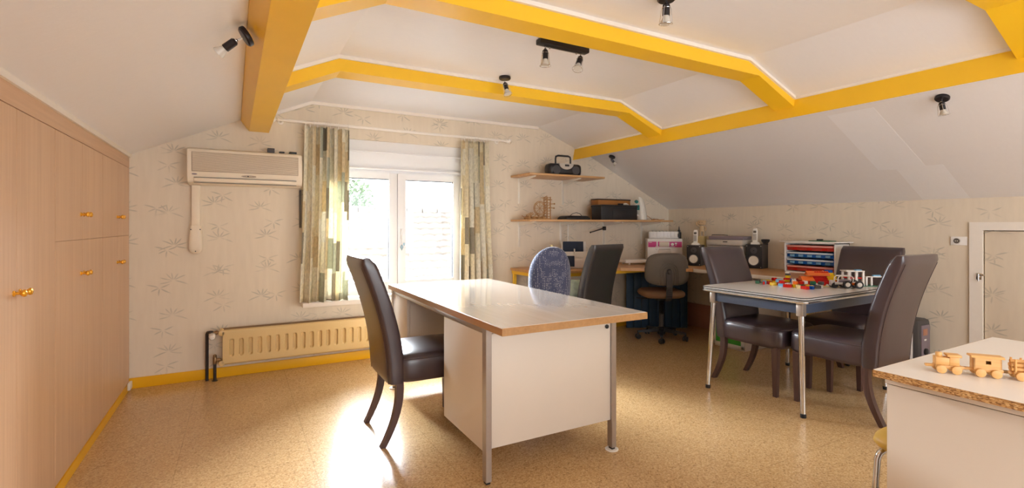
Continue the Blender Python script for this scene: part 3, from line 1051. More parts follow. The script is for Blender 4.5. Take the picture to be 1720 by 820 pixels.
# ================================================================== DINING CHAIRS
def make_chair(name_label, mat):
    t = thing('dining_chair', name_label, 'chair', (0, 0, 0), 0, 'high-backed leather chairs')
    hw = .225
    # backrest: rings going up, S curve in x
    N = 22
    rings = []

    def cxz(f):
        z = .335 + f * .69
        x = -.215 + .02 * math.sin(f * PI) - .165 * f ** 1.35
        return x, z
    for i in range(N + 1):
        f = i / N
        x, z = cxz(f)
        th_ = .056 - .008 * f
        wd_ = hw - .006 * (1 - f)
        sq = 1.0
        if f > .93:
            q = (f - .93) / .07
            sq = math.sqrt(max(0.0, 1 - q * q * .72))
        if f < .05:
            sq = .80 + .2 * (f / .05)
        rings.append(superring(x, 0, z, th_ * sq, wd_ * (0.955 + .045 * sq), .36, 40))
    m = MB().loft(rings)
    back = m.build('backrest', mat, t, angle=70)
    # stitched seams up both rear edges and across the side
    m = MB()
    for sy in (-1, 1):
        for dx in (-.034, ):
            m.tube([(cxz(f)[0] - (.056 - .008 * f) * .885 * (1 if f > .04 else .86), sy * (hw - .006 * (1 - f)) * .885, cxz(f)[1]) for f in [k / 14 for k in range(14)]], .0022, 6)
    m.build('piping', mat, back)
    # seat
    rings = []
    for z, k in ((.335, .93), (.340, .97), (.36, 1.0), (.41, 1.005), (.445, 1.0), (.467, .975), (.480, .93), (.487, .84), (.491, .6), (.492, .3)):
        rings.append(superring(.035, 0, z, .245 * (k if k > .9 else k * 1.0), .232 * k, .28, 40, lambda a, b_, c: (a, b_, c + (.008 * (1 - (b_ / .24) ** 2) * (1 - ((a - .03) / .3) ** 2) if c > .46 else 0))))
    seat = MB().loft(rings).build('seat', mat, t, angle=70)
    m = MB()
    ring = superring(.035, 0, .463, .245 * .988, .232 * .988, .28, 60)
    m.tube(ring, .0028, 6, closed=True)
    m.build('piping', mat, seat)
    # legs
    for sy in (-1, 1):
        y = sy * .195
        rr = []
        for i in range(9):
            f = i / 8
            z = .345 * (1 - f)
            x = -.20 - .09 * f ** 1.7 + .012 * math.sin(f * PI)
            h = .021 - .006 * f
            rr.append([(x - h, y - .019, z), (x + h, y - .019, z), (x + h, y + .019, z), (x - h, y + .019, z)])
        MB().loft(rr).build('leg', 'leg', t, angle=40)
        y = sy * .198
        rr = []
        for i in range(5):
            f = i / 4
            z = .345 * (1 - f)
            h = .021 - .007 * f
            x = .225
            yy = y
            rr.append([(x - h, yy - h, z), (x + h, yy - h, z), (x + h, yy + h, z), (x - h, yy + h, z)])
        MB().loft(rr).build('leg', 'leg', t, angle=40)
    return t


ch = make_chair('dark brown leather dining chair pulled up to the kneehole of the large desk', 'leather')
ch.location = (.974, 2.873, 0)
CH = [((3.49, 2.355), -90, 'dark brown leather chair on the counter side of the white table, back to the speakers'),
      ((3.54, 1.784), 90, 'dark brown leather chair in front of the white table, its back nearest the camera'),
      ((4.17, 2.11), 180, 'dark brown leather chair at the right end of the white table, facing left')]
for (x, y), a, lab in CH:
    c = copy_tree(ch)
    c.location = (x, y, 0)
    c.rotation_euler.z = math.radians(a)
    c['label'] = lab
c = make_chair('charcoal leather chair with its back to the camera behind the large desk', 'leather_g')
c.location = (2.90, 3.93, 0)
c.rotation_euler.z = math.radians(103)


# ================================================================== OFFICE CHAIRS
def five_star(t, r=.27, z=.085, castered=True, rot=0.3, mat='black'):
    hub = MB().lathe([(0, .05), (.038, .05), (.045, .07), (.04, .12), (.028, .13), (0, .13)], (0, 0, 0), 24).build('hub', mat, t)
    for k in range(5):
        a = rot + 2 * PI * k / 5
        ca, sa = math.cos(a), math.sin(a)
        rr = []
        for f in (0.1, .4, .7, 1.0):
            x = r * f
            hw_ = .024 - .008 * f
            zt_, zb2 = .118 - .03 * f, .078 - .008 * f + 0.0
            rr.append([(ca * x - sa * s1 * hw_, sa * x + ca * s1 * hw_, zz) for s1, zz in ((-1, zb2), (1, zb2), (.8, zt_), (-.8, zt_))])
        am = MB().loft(rr).build('star_arm', mat, t)
        cx_, cy_ = ca * (r + .0), sa * (r + .0)
        b2 = a + 1.0 + k * .7
        m = MB().cyl((cx_, cy_, .088), (cx_, cy_, .045), .009, seg=10)
        ux, uy = math.cos(b2), math.sin(b2)
        for s1 in (-1, 1):
            m.cyl((cx_ + ux * .006 * s1, cy_ + uy * .006 * s1, .0265), (cx_ + ux * .024 * s1, cy_ + uy * .024 * s1, .0265), .026, seg=20, bev=.004)
        m.cyl((cx_ - ux * .008, cy_ - uy * .008, .0265), (cx_ + ux * .008, cy_ + uy * .008, .0265), .012)
        m.build('caster', mat, am)


oc = thing('office_chair', 'grey plastic-backed swivel chair with brown seat in the corner', 'chair', (3.93, 3.82, 0), math.radians(61))
five_star(oc, .25, rot=.35)
# local +x = facing (away from the camera)
m = MB().cyl((0, 0, .10), (0, 0, .27), .025, seg=20)
m.build('gas_column', 'darkgrey', oc)
m = MB()
prof = []
for i in range(15):
    prof += [(.021, .26 + i * .011), (.029, .2655 + i * .011)]
m.lathe([(0, .26)] + prof + [(0, .26 + 15 * .011)], (0, 0, 0), 20)
m.build('bellows', 'black', oc)
m = MB().box(-.10, .10, -.07, .07, .415, .44, .008)
m.build('seat_plate', 'black', oc)
rings = [superring(0.02, 0, z, .215 * k, .225 * k, .5, 40) for z, k in ((.438, .62), (.445, .80), (.46, .95), (.48, 1.0), (.50, .985), (.515, .92), (.523, .8), (.527, .5))]
MB().loft(rings).build('seat', 'brownfab', oc, angle=70)
# backrest plate: rounded rectangle curved around y
def curved_shell(name, parent, x0, zc, hw_, hh, thick, bend, mat, e_=.55, nu=20):
    m = MB()
    rings = []
    for k, sx in ((.80, -1), (.95, -.8), (1, -.3), (1, .3), (.95, .8), (.80, 1)):
        ring = []
        for j in range(48):
            t_ = 2 * PI * j / 48
            cc, ss = math.cos(t_), math.sin(t_)
            y = math.copysign(abs(cc) ** e_, cc) * hw_ * k
            z = math.copysign(abs(ss) ** e_, ss) * hh * k
            y *= 1 - .06 * (z / hh)
            ring.append((x0 + sx * thick / 2 + bend * (y / hw_) ** 2, y, zc + z))
        rings.append(ring)
    # caps need to follow the bend: add shrinking rings
    def inner(sx, ks):
        out = []
        for k in ks:
            ring = []
            for j in range(48):
                t_ = 2 * PI * j / 48
                cc, ss = math.cos(t_), math.sin(t_)
                y = math.copysign(abs(cc) ** e_, cc) * hw_ * k
                z = math.copysign(abs(ss) ** e_, ss) * hh * k
                y *= 1 - .06 * (z / hh)
                ring.append((x0 + sx * thick / 2 + bend * (y / hw_) ** 2, y, zc + z))
            out.append(ring)
        return out
    rings = inner(-1, (.02, .2, .4, .6)) + rings + inner(1, (.6, .4, .2, .02))
    return m.loft(rings).build(name, mat, parent, angle=60)


bk = curved_shell('backrest', oc, -.235, .755, .222, .165, .045, .055, 'greyplastic')
m = MB()
for r_ in (.055, .075, .095):
    pts = [(-.262 + .055 * (r_ / .222) ** 2, -r_, .60 + .0)] + [(-.262 + .055 * (r_ * math.cos(a) / .222) ** 2, -r_ * math.cos(a), .72 + r_ * math.sin(a) * 1.1) for a in [PI * k / 14 for k in range(15)]] + [(-.262 + .055 * (r_ / .222) ** 2, r_, .60)]
    m.tube(pts, .0032, 6)
m.build('moulded_arches', 'greyplastic', bk)
MB().lathe([(0, 0), (.026, 0), (.028, .006), (.024, .02), (.018, .03), (0, .032)], (-.258, 0, .735), 24, (-1, 0, 0)).build('adjusting_knob', 'darkgrey', bk)
m = MB().loft([[(x - .006, -.030, z), (x - .006, .030, z), (x + .008, .030, z), (x + .008, -.030, z)] for x, z in ((-.262, .73), (-.272, .62), (-.272, .52), (-.258, .46), (-.22, .43), (-.12, .425))])
m.build('back_support', 'darkgrey', oc)
m = MB()
for i in range(6):
    m.box(-.287, -.276, -.024, .024, .47 + i * .02, .479 + i * .02, .002)
m.build('support_ribs', 'darkgrey', oc)
MB().tube([(.0, .06, .43), (.02, .20, .425), (.02, .26, .43)], .006, 8).build('lever', 'black', oc)

fc = thing('fabric_office_chair', 'blue dotted fabric office chair with rounded back behind the large desk', 'chair', (2.33, 3.64, 0), math.radians(75))
five_star(fc, .27, rot=.1)
MB().cyl((0, 0, .10), (0, 0, .44), .025, seg=20).build('gas_column', 'darkgrey', fc)
MB().loft([superring(0.02, 0, z, .225 * k, .235 * k, .5, 40) for z, k in ((.44, .7), (.45, .88), (.47, .98), (.50, 1.0), (.525, .97), (.54, .88), (.548, .6))]).build('seat', 'fabric', fc, angle=70)
# wrap-round back
m = MB()
rings = []
NU = 40
for side in (0, 1):
    pass
def fbk(y, z, s_):
    hw_ = .185
    q = y / hw_
    x = -.235 + .075 * abs(q) ** 2.2 - .05 * (z - .5) + .02 * math.exp(-(q / .35) ** 2) * (1 if z < .85 else max(0, 1 - (z - .85) / .12))
    return (x + s_, y, z)
for k, s_ in ((.02, -.03), (.3, -.032), (.6, -.034), (.85, -.032), (.96, -.022), (1.0, 0), (.96, .022), (.85, .032), (.6, .036), (.3, .036), (.02, .036)):
    ring = []
    for j in range(56):
        t_ = 2 * PI * j / 56
        cc, ss = math.cos(t_), math.sin(t_)
        if ss > 0:
            y = math.copysign(abs(cc) ** .9, cc) * .185 * k
            z = .76 + abs(ss) ** .9 * .265 * k
        else:
            y = math.copysign(abs(cc) ** .45, cc) * .185 * k
            z = .76 - abs(ss) ** .45 * .22 * k
        ring.append(fbk(y, z, s_))
    rings.append(ring)
m.loft(rings).build('backrest', 'fabric', fc, angle=70)
MB().loft([[(x - .006, -.03, z), (x - .006, .03, z), (x + .008, .03, z), (x + .008, -.03, z)] for x, z in ((-.20, .58), (-.215, .52), (-.21, .45), (-.17, .432), (0, .43))]).build('back_support', 'black', fc)

# ================================================================== TABLE
tb = thing('extending_table', 'white speckled extending table with chrome edge and splayed chrome legs', 'table', (3.06, 1.785, 0), math.radians(1.5))
TL, TW = 1.10, .775


def rr2(x0, x1, y0, y1, r, n=6):
    out = []
    for cx_, cy_, a0 in ((x1 - r, y1 - r, 0), (x0 + r, y1 - r, PI / 2), (x0 + r, y0 + r, PI), (x1 - r, y0 + r, 3 * PI / 2)):
        for k in range(n + 1):
            a = a0 + PI / 2 * k / n
            out.append((cx_ + r * math.cos(a), cy_ + r * math.sin(a)))
    return out


MB().prism(rr2(.003, TL - .003, .003, TW - .003, .045), 'xy', .732, .750).build('tabletop', 'tablewhite', tb)
m = MB().tube([(x, y, .7465) for x, y in rr2(0.001, TL - .001, 0.001, TW - .001, .045)], .0035, 6, closed=True)
m.tube([(x, y, .734) for x, y in rr2(0.001, TL - .001, 0.001, TW - .001, .045)], .0035, 6, closed=True)
m.build('top_edge_trim', 'darkgrey', tb)
lf = MB().prism(rr2(.004, TL - .02, .006, TW - .006, .04), 'xy', .711, .727).build('extension_leaf', 'whitetop', tb)
m = MB().tube([(x, y, .719) for x, y in rr2(0.0, TL - .018, 0.003, TW - .003, .042)], .0065, 8, closed=True)
m.build('chrome_trim', 'chrome', lf)
m = MB()
for (a0, a1, b0, b1) in ((.055, .07, .05, TW - .05), (TL - .07, TL - .055, .05, TW - .05), (.05, TL - .05, .05, .065), (.05, TL - .05, TW - .065, TW - .05)):
    m.box(a0, a1, b0, b1, .640, .709, .002)
m.build('apron', 'apron', tb)
for (x, y, fx, fy) in ((.065, .065, -.04, -.035), (.065, TW - .065, -.065, .0), (TL - .065, .065, .05, -.04), (TL - .065, TW - .065, .05, .04)):
    lg = MB().cyl((x, y, .655), (x + fx, y + fy, .02), .019, .0155, 20).build('leg', 'chrome', tb)
    MB().cyl((x + fx * .995, y + fy * .995, .026), (x + fx * 1.03, y + fy * 1.03, 0), .0175, .017, 18, .002).build('foot_cap', 'black', lg)
    MB().box(x - .022, x + .022, y - .022, y + .022, .625, .709, .005).build('corner_bracket', 'steel', lg)

# ================================================================== COUNTERS
CZ = .76
ct = thing('back_counter', 'oak veneered worktop along the window wall on a yellow steel frame', 'worktop', (2.49, YB, 0))
MB().box(0, 1.8, -.60, -.016, CZ - .028, CZ, .003).build('worktop', 'oak', ct)
m = MB()
m.tube([(.03, -.56, 0), (.03, -.56, CZ - .045)], .015, square=True)
m.tube([(.03, -.05, 0), (.03, -.05, CZ - .045)], .015, square=True)
m.tube([(.03, -.59, CZ - .045), (.03, -.02, CZ - .045)], .0165, square=True)
m.box(.03, 1.75, -.585, -.555, CZ - .06, CZ - .029)
m.build('steel_frame', 'yellowmetal', ct)
rc = thing('corner_counter', 'light wood worktop filling the corner and running along the low wall', 'worktop', (0, 0, 0))
poly = [(3.47, 3.935), (4.04, 3.52), (4.04, 2.44), (4.78, 2.44), (4.78, 4.52), (4.30, 4.52), (4.30, 3.935)]
MB().prism([(3.47, 3.935), (4.04, 3.50), (4.04, 2.44), (4.785, 2.44), (4.785, 4.52), (4.293, 4.52), (4.293, 3.937)], 'xy', CZ - .03, CZ).build('worktop', 'oak', rc)
MB().box(4.034, 4.040, 2.44, 3.49, CZ - .032, CZ + .002, .001).build('white_edge', 'whitetop', rc)
yl = MB()
yl.tube([(4.26, 2.49, .0), (4.26, 2.49, CZ - .05)], .015, square=True)
yl.tube([(4.70, 2.49, .0), (4.70, 2.49, CZ - .05)], .015, square=True)
yl.tube([(4.10, 2.49, CZ - .046), (4.75, 2.49, CZ - .046)], .0155, square=True)
yl.tube([(4.26, 2.49, .10), (4.70, 2.49, .10)], .015, square=True)
yl.build('steel_frame', 'yellowmetal', rc)
# navy tongue and groove screen across the corner
sd = thing('corner_screen', 'navy blue tongue and groove board screen under the corner worktop', 'screen', (4.30, 4.25, 0), math.radians(-29))
for i in range(8):
    x0 = -.36 + i * .09
    MB().box(x0 + .0015, x0 + .0885, -.008, .008, 0, .70, .004).build('board', 'navy', sd)
# cabinet with green door under the right counter
gc = thing('green_door_cabinet', 'light wood cabinet with green white-framed door under the right worktop', 'cabinet', (4.18, 3.03, 0))
MB().box(.02, .585, 0, .335, 0.0, .722, .002).build('carcass', 'laminate', gc)
m = MB()
for (a0, a1, b0, b1) in ((0, .025, .02, .72), (.31, .335, .02, .72), (0, .335, .02, .05), (0, .335, .69, .72)):
    m.box(0, .02, a0, a1, b0, b1, .002)
dr = m.build('door_frame', 'whitetop', gc)
MB().box(.006, .014, .02, .315, .045, .695).build('door_panel', 'green', dr)
MB().cyl((0, .30, .38), (-.02, .30, .38), .008, seg=14).build('door_knob', 'black', dr)

# ================================================================== SHELVES
def bracket(x, z, Lh, Lv, parent):
    m = MB()
    m.box(x - .012, x + .012, YB - .005, YB - .0005, z - Lv, z, .001)
    m.box(x - .012, x + .012, YB - Lh, YB - .001, z - .006, z, .001)
    m.loft([[(x - .004, YB - .005, z - Lv), (x + .004, YB - .005, z - Lv), (x + .004, YB - .005, z - .004), (x - .004, YB - .005, z - .004)],
            [(x - .004, YB - .018, z - Lv + .02), (x + .004, YB - .018, z - Lv + .02), (x + .004, YB - .02, z - .004), (x - .004, YB - .02, z - .004)]])
    m.loft([[(x - .004, YB - .02, z - .045), (x + .004, YB - .02, z - .045), (x + .004, YB - .02, z - .004), (x - .004, YB - .02, z - .004)],
            [(x - .004, YB - Lh, z - .012), (x + .004, YB - Lh, z - .012), (x + .004, YB - Lh, z - .004), (x - .004, YB - Lh, z - .004)]])
    m.build('bracket', 'white', parent)


S1, S2 = 1.722, 1.262
sh = thing('wall_shelf', 'short upper wood shelf carrying the portable stereo', 'shelf', (0, 0, 0), 0, 'wood shelves on the window wall')
MB().box(2.50, 3.44, 4.15, YB - .001, S1 - .020, S1, .002).build('board', 'shelf', sh)
for x in (2.60, 3.16):
    bracket(x, S1 - .020, .33, .27, sh)
sh = thing('wall_shelf', 'long lower wood shelf carrying boxes and the lattice model', 'shelf', (0, 0, 0), 0, 'wood shelves on the window wall')
MB().box(2.50, 4.46, 4.15, YB - .001, S2 - .020, S2, .002).build('board', 'shelf', sh)
for x in (2.60, 3.13, 3.74, 4.33):
    bracket(x, S2 - .020, .33, .27, sh)

# portable stereo
bb = thing('portable_stereo', 'black portable radio stereo with raised handle on the upper shelf', 'stereo', (3.02, 4.33, S1), math.radians(-6))
m = MB().loft([superring(x, 0, 0, 0, 0) for x in ()] if False else [[(x, y * k, .066 + (z - .066) * k2) for y, z in [(.07 * math.copysign(abs(math.cos(a)) ** .6, math.cos(a)), .066 + .066 * math.copysign(abs(math.sin(a)) ** .6, math.sin(a))) for a in [2 * PI * (j + .5) / 28 for j in range(28)]]] for x, k, k2 in ((-.195, .6, .65), (-.185, .85, .88), (-.16, 1, 1), (.16, 1, 1), (.185, .85, .88), (.195, .6, .65))])
m.build('body', 'black', bb, angle=60)
for sx in (-1, 1):
    MB().cyl((sx * .115, -.064, .062), (sx * .115, -.074, .062), .050, .044, 28).build('speaker_grille', 'darkgrey', bb)
m = MB()
arc = [(.085 * math.cos(a), .128 - .062 * math.sin(a)) for a in [PI * k / 16 for k in range(17)]]
m.prism(arc, 'xz', -.078, -.055)
fp = m.build('front_panel', 'silver', bb)
MB().box(-.02, .03, -.082, -.076, .098, .118, .002).build('display', 'black', fp)
m = MB().tube([(-.09, 0, .11), (-.09, 0, .185), (-.085, 0, .208), (-.06, 0, .218), (.06, 0, .218), (.085, 0, .208), (.09, 0, .185), (.09, 0, .11)], .010, 8)
m.build('handle', 'black', bb)

# lattice model (rods and rings)
lm = thing('lattice_model', 'brown openwork toy construction model with wheel on the lower shelf', 'model', (2.71, 4.30, S2))
m = MB()
for x, y in ((.07, -.03), (.07, .03), (.11, -.03), (.11, .03)):
    m.tube([(x, y, 0), (x, y, .235)], .004, square=True)
for z in [k * .028 for k in range(9)]:
    m.tube([(.07, -.03, z + .004), (.11, -.03, z + .004)], .003, square=True)
    m.tube([(.07, .03, z + .004), (.11, .03, z + .024)], .003, square=True)
    m.tube([(.07, -.03, z + .004), (.07, .03, z + .004)], .003, square=True)
m.tube([(.02, 0, .225), (.15, 0, .205)], .004)
m.tube([(.11, 0, .16), (.18, 0, .165)], .004).ball((.18, 0, .165), .009)
m.tube([(.11, 0, .125), (.175, 0, .12)], .004).ball((.175, 0, .12), .009)
m.build('tower', 'straw', lm)
m = MB()
for r_ in (.072, .06):
    m.tube([(.0 + r_ * math.cos(a), 0, .115 + r_ * math.sin(a)) for a in [2 * PI * k / 28 for k in range(28)]], .0035, 6, closed=True)
for k in range(8):
    a = k * PI / 4
    m.tube([(0, 0, .115), (.07 * math.cos(a), 0, .115 + .07 * math.sin(a))], .0025, 6)
m.build('wheel', 'straw', lm)
m = MB()
rr_ = random.Random(5)
for k in range(16):
    a = (rr_.uniform(-.17, .03), rr_.uniform(-.05, .05), rr_.uniform(.005, .05))
    b_ = (a[0] + rr_.uniform(-.06, .06), a[1] + rr_.uniform(-.03, .03), rr_.uniform(.005, .075))
    m.tube([a, b_], .0035, square=True)
m.tube([(-.17, -.03, .006), (.12, -.03, .006)], .005, square=True).tube([(-.17, .03, .006), (.12, .03, .006)], .005, square=True)
for x in (-.15, -.09, -.03, .03):
    m.cyl((x, -.04, .016), (x, .04, .016), .016, seg=14)
m.build('base_frame', 'straw', lm)

# flat bag
fb = thing('flat_black_bag', 'flat black zip bag with thin handle on the lower shelf', 'bag', (3.14, 4.30, S2))
m = MB().loft([[(x * 1.0, y, z) for x, y, z in superring(0, 0, zz, .165 * k, .10 * k, .3, 32)] for zz, k in ((0, .97), (.006, 1), (.02, .97), (.036, .88), (.042, .75))])
m.build('body', 'black', fb, angle=50)
MB().tube([(-.09, -.05, .038), (-.06, -.055, .062), (-.01, -.058, .075), (.04, -.055, .062), (.07, -.05, .038)], .0035, 6).build('handle', 'darkgrey', fb)
MB().box(.14, .20, -.03, .0, .004, .012, .003).build('tab', 'black', fb)

bx = thing('black_storage_box', 'wide black storage box in front of the tan case on the lower shelf', 'box', (3.67, 4.27, S2))
MB().box(-.255, .26, -.09, .08, 0, .165, .006).build('body', 'black', bx)
m = MB().box(-.26, .265, -.095, .085, .140, .158, .005)
m.box(-.095, .24, -.0935, -.088, .02, .115, .003)
m.build('lid', 'black', bx)
cs_ = thing('tan_case', 'tan brown case with dark rim behind the black box', 'case', (3.80, 4.44, S2))
MB().box(-.27, .21, -.065, .065, 0, .235, .012).build('body', 'tan', cs_)
MB().box(-.272, .212, -.067, .067, .226, .240, .005).build('lid_rim', 'pipe', cs_)
tag(MB().box(3.68, 3.74, 4.195, 4.225, S2 + .1656, S2 + .183, .004).build('small_black_tin', 'satin_black'), 'small dark tin lying on the black storage box', 'tin')
m = MB().loft([superring(3.79, 4.22, z, .04 * k, .03 * k, .6, 16, lambda a, b_, c: (a, b_, c + .004 * math.sin(a * 90))) for z, k in ((S2 + .168, .8), (S2 + .174, 1), (S2 + .182, .7), (S2 + .186, .3))])
tag(m.build('white_cloth', 'white'), 'crumpled white cloth lying on the black storage box', 'cloth')

# steam iron standing on its heel
ir = thing('steam_iron', 'white and teal steam iron standing upright on the lower shelf', 'iron', (4.02, 4.25, S2), math.radians(10))
m = MB()
rings = []
for i in range(15):
    f = i / 14
    z = .004 + f * .262
    hw_ = .052 * (1 - f ** 2.2) ** .6 + .004
    dx = .045 - .02 * f
    rings.append(superring(.028 * (1 - f) + .015, 0, z, .050 * (1 - .55 * f ** 2), hw_, .7, 24))
m.loft(rings)
m.build('body', 'white', ir, angle=60)
MB().loft([superring(.078 - .035 * f, 0, .006 + f * .255, .005, (.055 * (1 - f ** 2.2) ** .6 + .004), .8, 20) for f in [k / 12 for k in range(13)]]).build('soleplate', 'silver', ir)
m = MB().tube([(-.02, 0, .05), (-.06, 0, .06), (-.075, 0, .11), (-.06, 0, .165), (-.03, 0, .19)], .014, 10)
m.build('handle', 'white', ir)
MB().loft([superring(-.045, -.0, z, .026, .030, .5, 20) for z in (.115, .12, .165, .17)]).build('water_tank', 'teal', ir)
MB().cyl((-.038, -.004, .205), (-.065, -.004, .215), .019, seg=18, bev=.003).build('steam_dial', 'teal', ir)
tag(MB().tube([(4.11, 4.25, S2 + .006), (4.14, 4.24, S2 + .05), (4.19, 4.25, S2 + .03), (4.25, 4.27, S2 + .005), (4.30, 4.24, S2 + .012), (4.36, 4.26, S2 + .004), (4.40, 4.23, S2 + .010), (4.31, 4.22, S2 + .004), (4.24, 4.24, S2 + .014), (4.18, 4.21, S2 + .004)], .0035, 8).build('iron_cord', 'tan'), 'loose brown cord lying beside the iron on the lower shelf', 'cord')

# folding lamp arm on the bracket
la = thing('wall_lamp_arm', 'thin black rod projecting from the bracket under the lower shelf', 'rod', (3.72, 4.49, 1.17))
MB().tube([(0, 0, .0), (-.30, -.12, -.045)], .006, 8).build('rod', 'black', la)
MB().box(-.012, .012, -.012, .028, -.025, .02, .004).ball((-.305, -.122, -.046), .009).build('clamp', 'pipe', la)
tag(MB().tube([(3.17, 4.45, CZ), (3.17, 4.45, 1.235)], .006, 8).build('white_rod', 'white'), 'thin white upright rod between the counter and the lower shelf', 'rod')

# ================================================================== THINGS ON THE COUNTERS
# craft organiser behind the fabric chair
og = thing('letter_rack', 'cream letter rack holding dark blue folders on the back counter', 'rack', (3.02, 4.13, CZ), math.radians(-30))
MB().box(-.13, .13, -.02, .09, 0, .012, .002).box(-.13, -.122, -.02, .09, 0, .26, .002).box(-.13, .13, .082, .09, 0, .27, .002).box(.0, .008, -.02, .09, 0, .20, .002).box(-.13, .13, -.02, -.014, 0, .10, .002).box(-.13, .13, .03, .036, 0, .17, .002).build('frame', 'whitetop', og)
for x0, x1, y, z0_, z1_, mm, lab in ((-.11, .10, .045, .14, .275, 'bluepaper', 'dark blue patterned folder standing at the back of the letter rack'), (-.09, .0, -.03, .02, .13, 'teal', 'small dark green folder standing at the front of the letter rack')):
    q = MB().box(x0, x1, y, y + .014, z0_, z1_, .002, rot=(-.12, 0, 0))
    for k in range(5):
        xx = x0 + (x1 - x0) * (k + .5) / 5
        q.box(xx - .001, xx + .001, y - .002, y + .002, z0_ + .01, z1_ - .01, 0, rot=(-.12, 0, 0))
    o = q.build('folder', 'bluepaper')
    o.location = og.location
    o.rotation_euler = og.rotation_euler
    tag(o, lab, 'folder', 'folders in the letter rack')
    o.name = 'cloth_folder'
q = MB().cyl((2.80, 4.22, CZ), (2.80, 4.22, CZ + .215), .022, seg=20, bev=.004).cyl((2.80, 4.22, CZ + .213), (2.80, 4.22, CZ + .243), .016, seg=18, bev=.003)
tag(q.build('beige_bottle', 'cream'), 'beige capped bottle beside the letter rack on the back counter', 'bottle')
# shopping bag hanging below it, behind the chairs
bgm = MB()
bgm.loft([superring(0, 0, z, .085 * k, .05 * k2, .6, 28, lambda a, b_, c: (a + .006 * math.sin(c * 60 + b_ * 50), b_ + .005 * math.sin(a * 70), c)) for z, k, k2 in ((0, .7, .7), (.01, .95, 1), (.08, 1.05, 1.15), (.16, 1, 1), (.22, .95, .7), (.25, .9, .35))])
bag = thing('green_bag', 'green and white plastic bag standing on the seat of the charcoal chair', 'bag', (2.98, 4.06, CZ - .0), math.radians(-30))
bgm.build('bag_body', 'greenbag', bag, angle=60)
MB().tube([(-.05, 0, .24), (-.045, 0, .275), (0, 0, .29), (.045, 0, .275), (.05, 0, .24)], .004, 6).build('handle', 'greenbag', bag)
bag.location = (2.875, 3.90, .4985)
bag.scale = (.7, .7, .7)

# pink and white sewing machine style unit in the corner, facing the camera
PR = math.radians(-36)
pm = thing('pink_white_machine', 'white craft machine box with pink printed band in the corner', 'machine', (4.40, 4.22, CZ), PR)
MB().box(-.20, .20, 0, .20, 0, .285, .006).build('body', 'toywhite', pm)
bd = MB().box(-.192, .192, -.004, .004, .185, .250, .002).build('pink_band', 'pink', pm)
m = MB().box(-.065, .05, -.007, -.002, .188, .247, .002)
m.build('band_window', 'laminate', bd)
m = MB()
m.cyl((.085, -.003, .218), (.085, -.008, .218), .017, seg=20)
m.box(.12, .128, -.008, -.003, .20, .238, .001).box(.112, .136, -.008, -.003, .222, .238, .001)
m.box(-.098, -.082, -.008, -.003, .196, .24, .003).ball((-.09, -.004, .243), .009, (1, .4, 1))
m.box(.10 - .06, .10 - .052, -.008, -.003, .20, .236, .001)
m.box(-.11, -.07, -.008, -.003, .190, .196, .001).box(.06, .11, -.008, -.003, .190, .195, .001)
m.box(-.185, -.15, -.008, -.003, .238, .243, .001)
m.build('printed_symbols', 'toywhite', bd)
m = MB().box(-.07, .06, -.012, .0, .155, .172, .002).box(-.08, .07, -.006, .002, .10, .15, .002)
m.build('front_opening', 'laminate', pm)
m = MB()
for k in range(3):
    m.cyl((-.105 + k * .008, -.002, .165 - (k % 2) * .010), (-.105 + k * .008, -.006, .165 - (k % 2) * .010), .003, seg=8)
m.build('side_dots', 'darkgrey', pm)
fr_ = thing('white_file_rack', 'white rack of upright sheets standing on the pink and white machine', 'rack', (4.40, 4.22, CZ + .285), PR)
m = MB().box(-.175, .165, .05, .15, 0, .012, .002).box(-.175, .165, .05, .056, 0, .085, .002)
m.build('tray', 'toywhite', fr_)
for k in range(9):
    x = -.165 + k * .04
    MB().box(x, x + .003, .046, .15, .012, .092, .001, seg=1).build('divider', 'toywhite' if k % 2 else 'silver', fr_)
MB().box(.155, .168, .04, .055, .02, .06, .003).build('clip', 'darkgrey', fr_)
q = MB().cyl((4.70, 4.28, CZ), (4.70, 4.28, CZ + .36), .026, seg=20, bev=.006).cyl((4.70, 4.28, CZ + .36), (4.70, 4.28, CZ + .385), .016, seg=16).cyl((4.70, 4.28, CZ + .385), (4.70, 4.28, CZ + .43), .008, .003, 12)
tag(q.build('pointed_black_bottle', 'black'), 'black bottle with pointed tip behind the pink and white machine', 'bottle')
fl = thing('white_flat_unit', 'low white flat unit on small feet beside the pink and white machine', 'unit', (4.00, 4.26, CZ), math.radians(-12))
MB().box(-.20, .14, -.10, .10, .020, .052, .006).build('body', 'toywhite', fl)
for x in (-.14, .10):
    for y in (-.07, .07):
        MB().cyl((x, y, 0), (x, y, .022), .012, seg=14).build('foot', 'toywhite', fl)


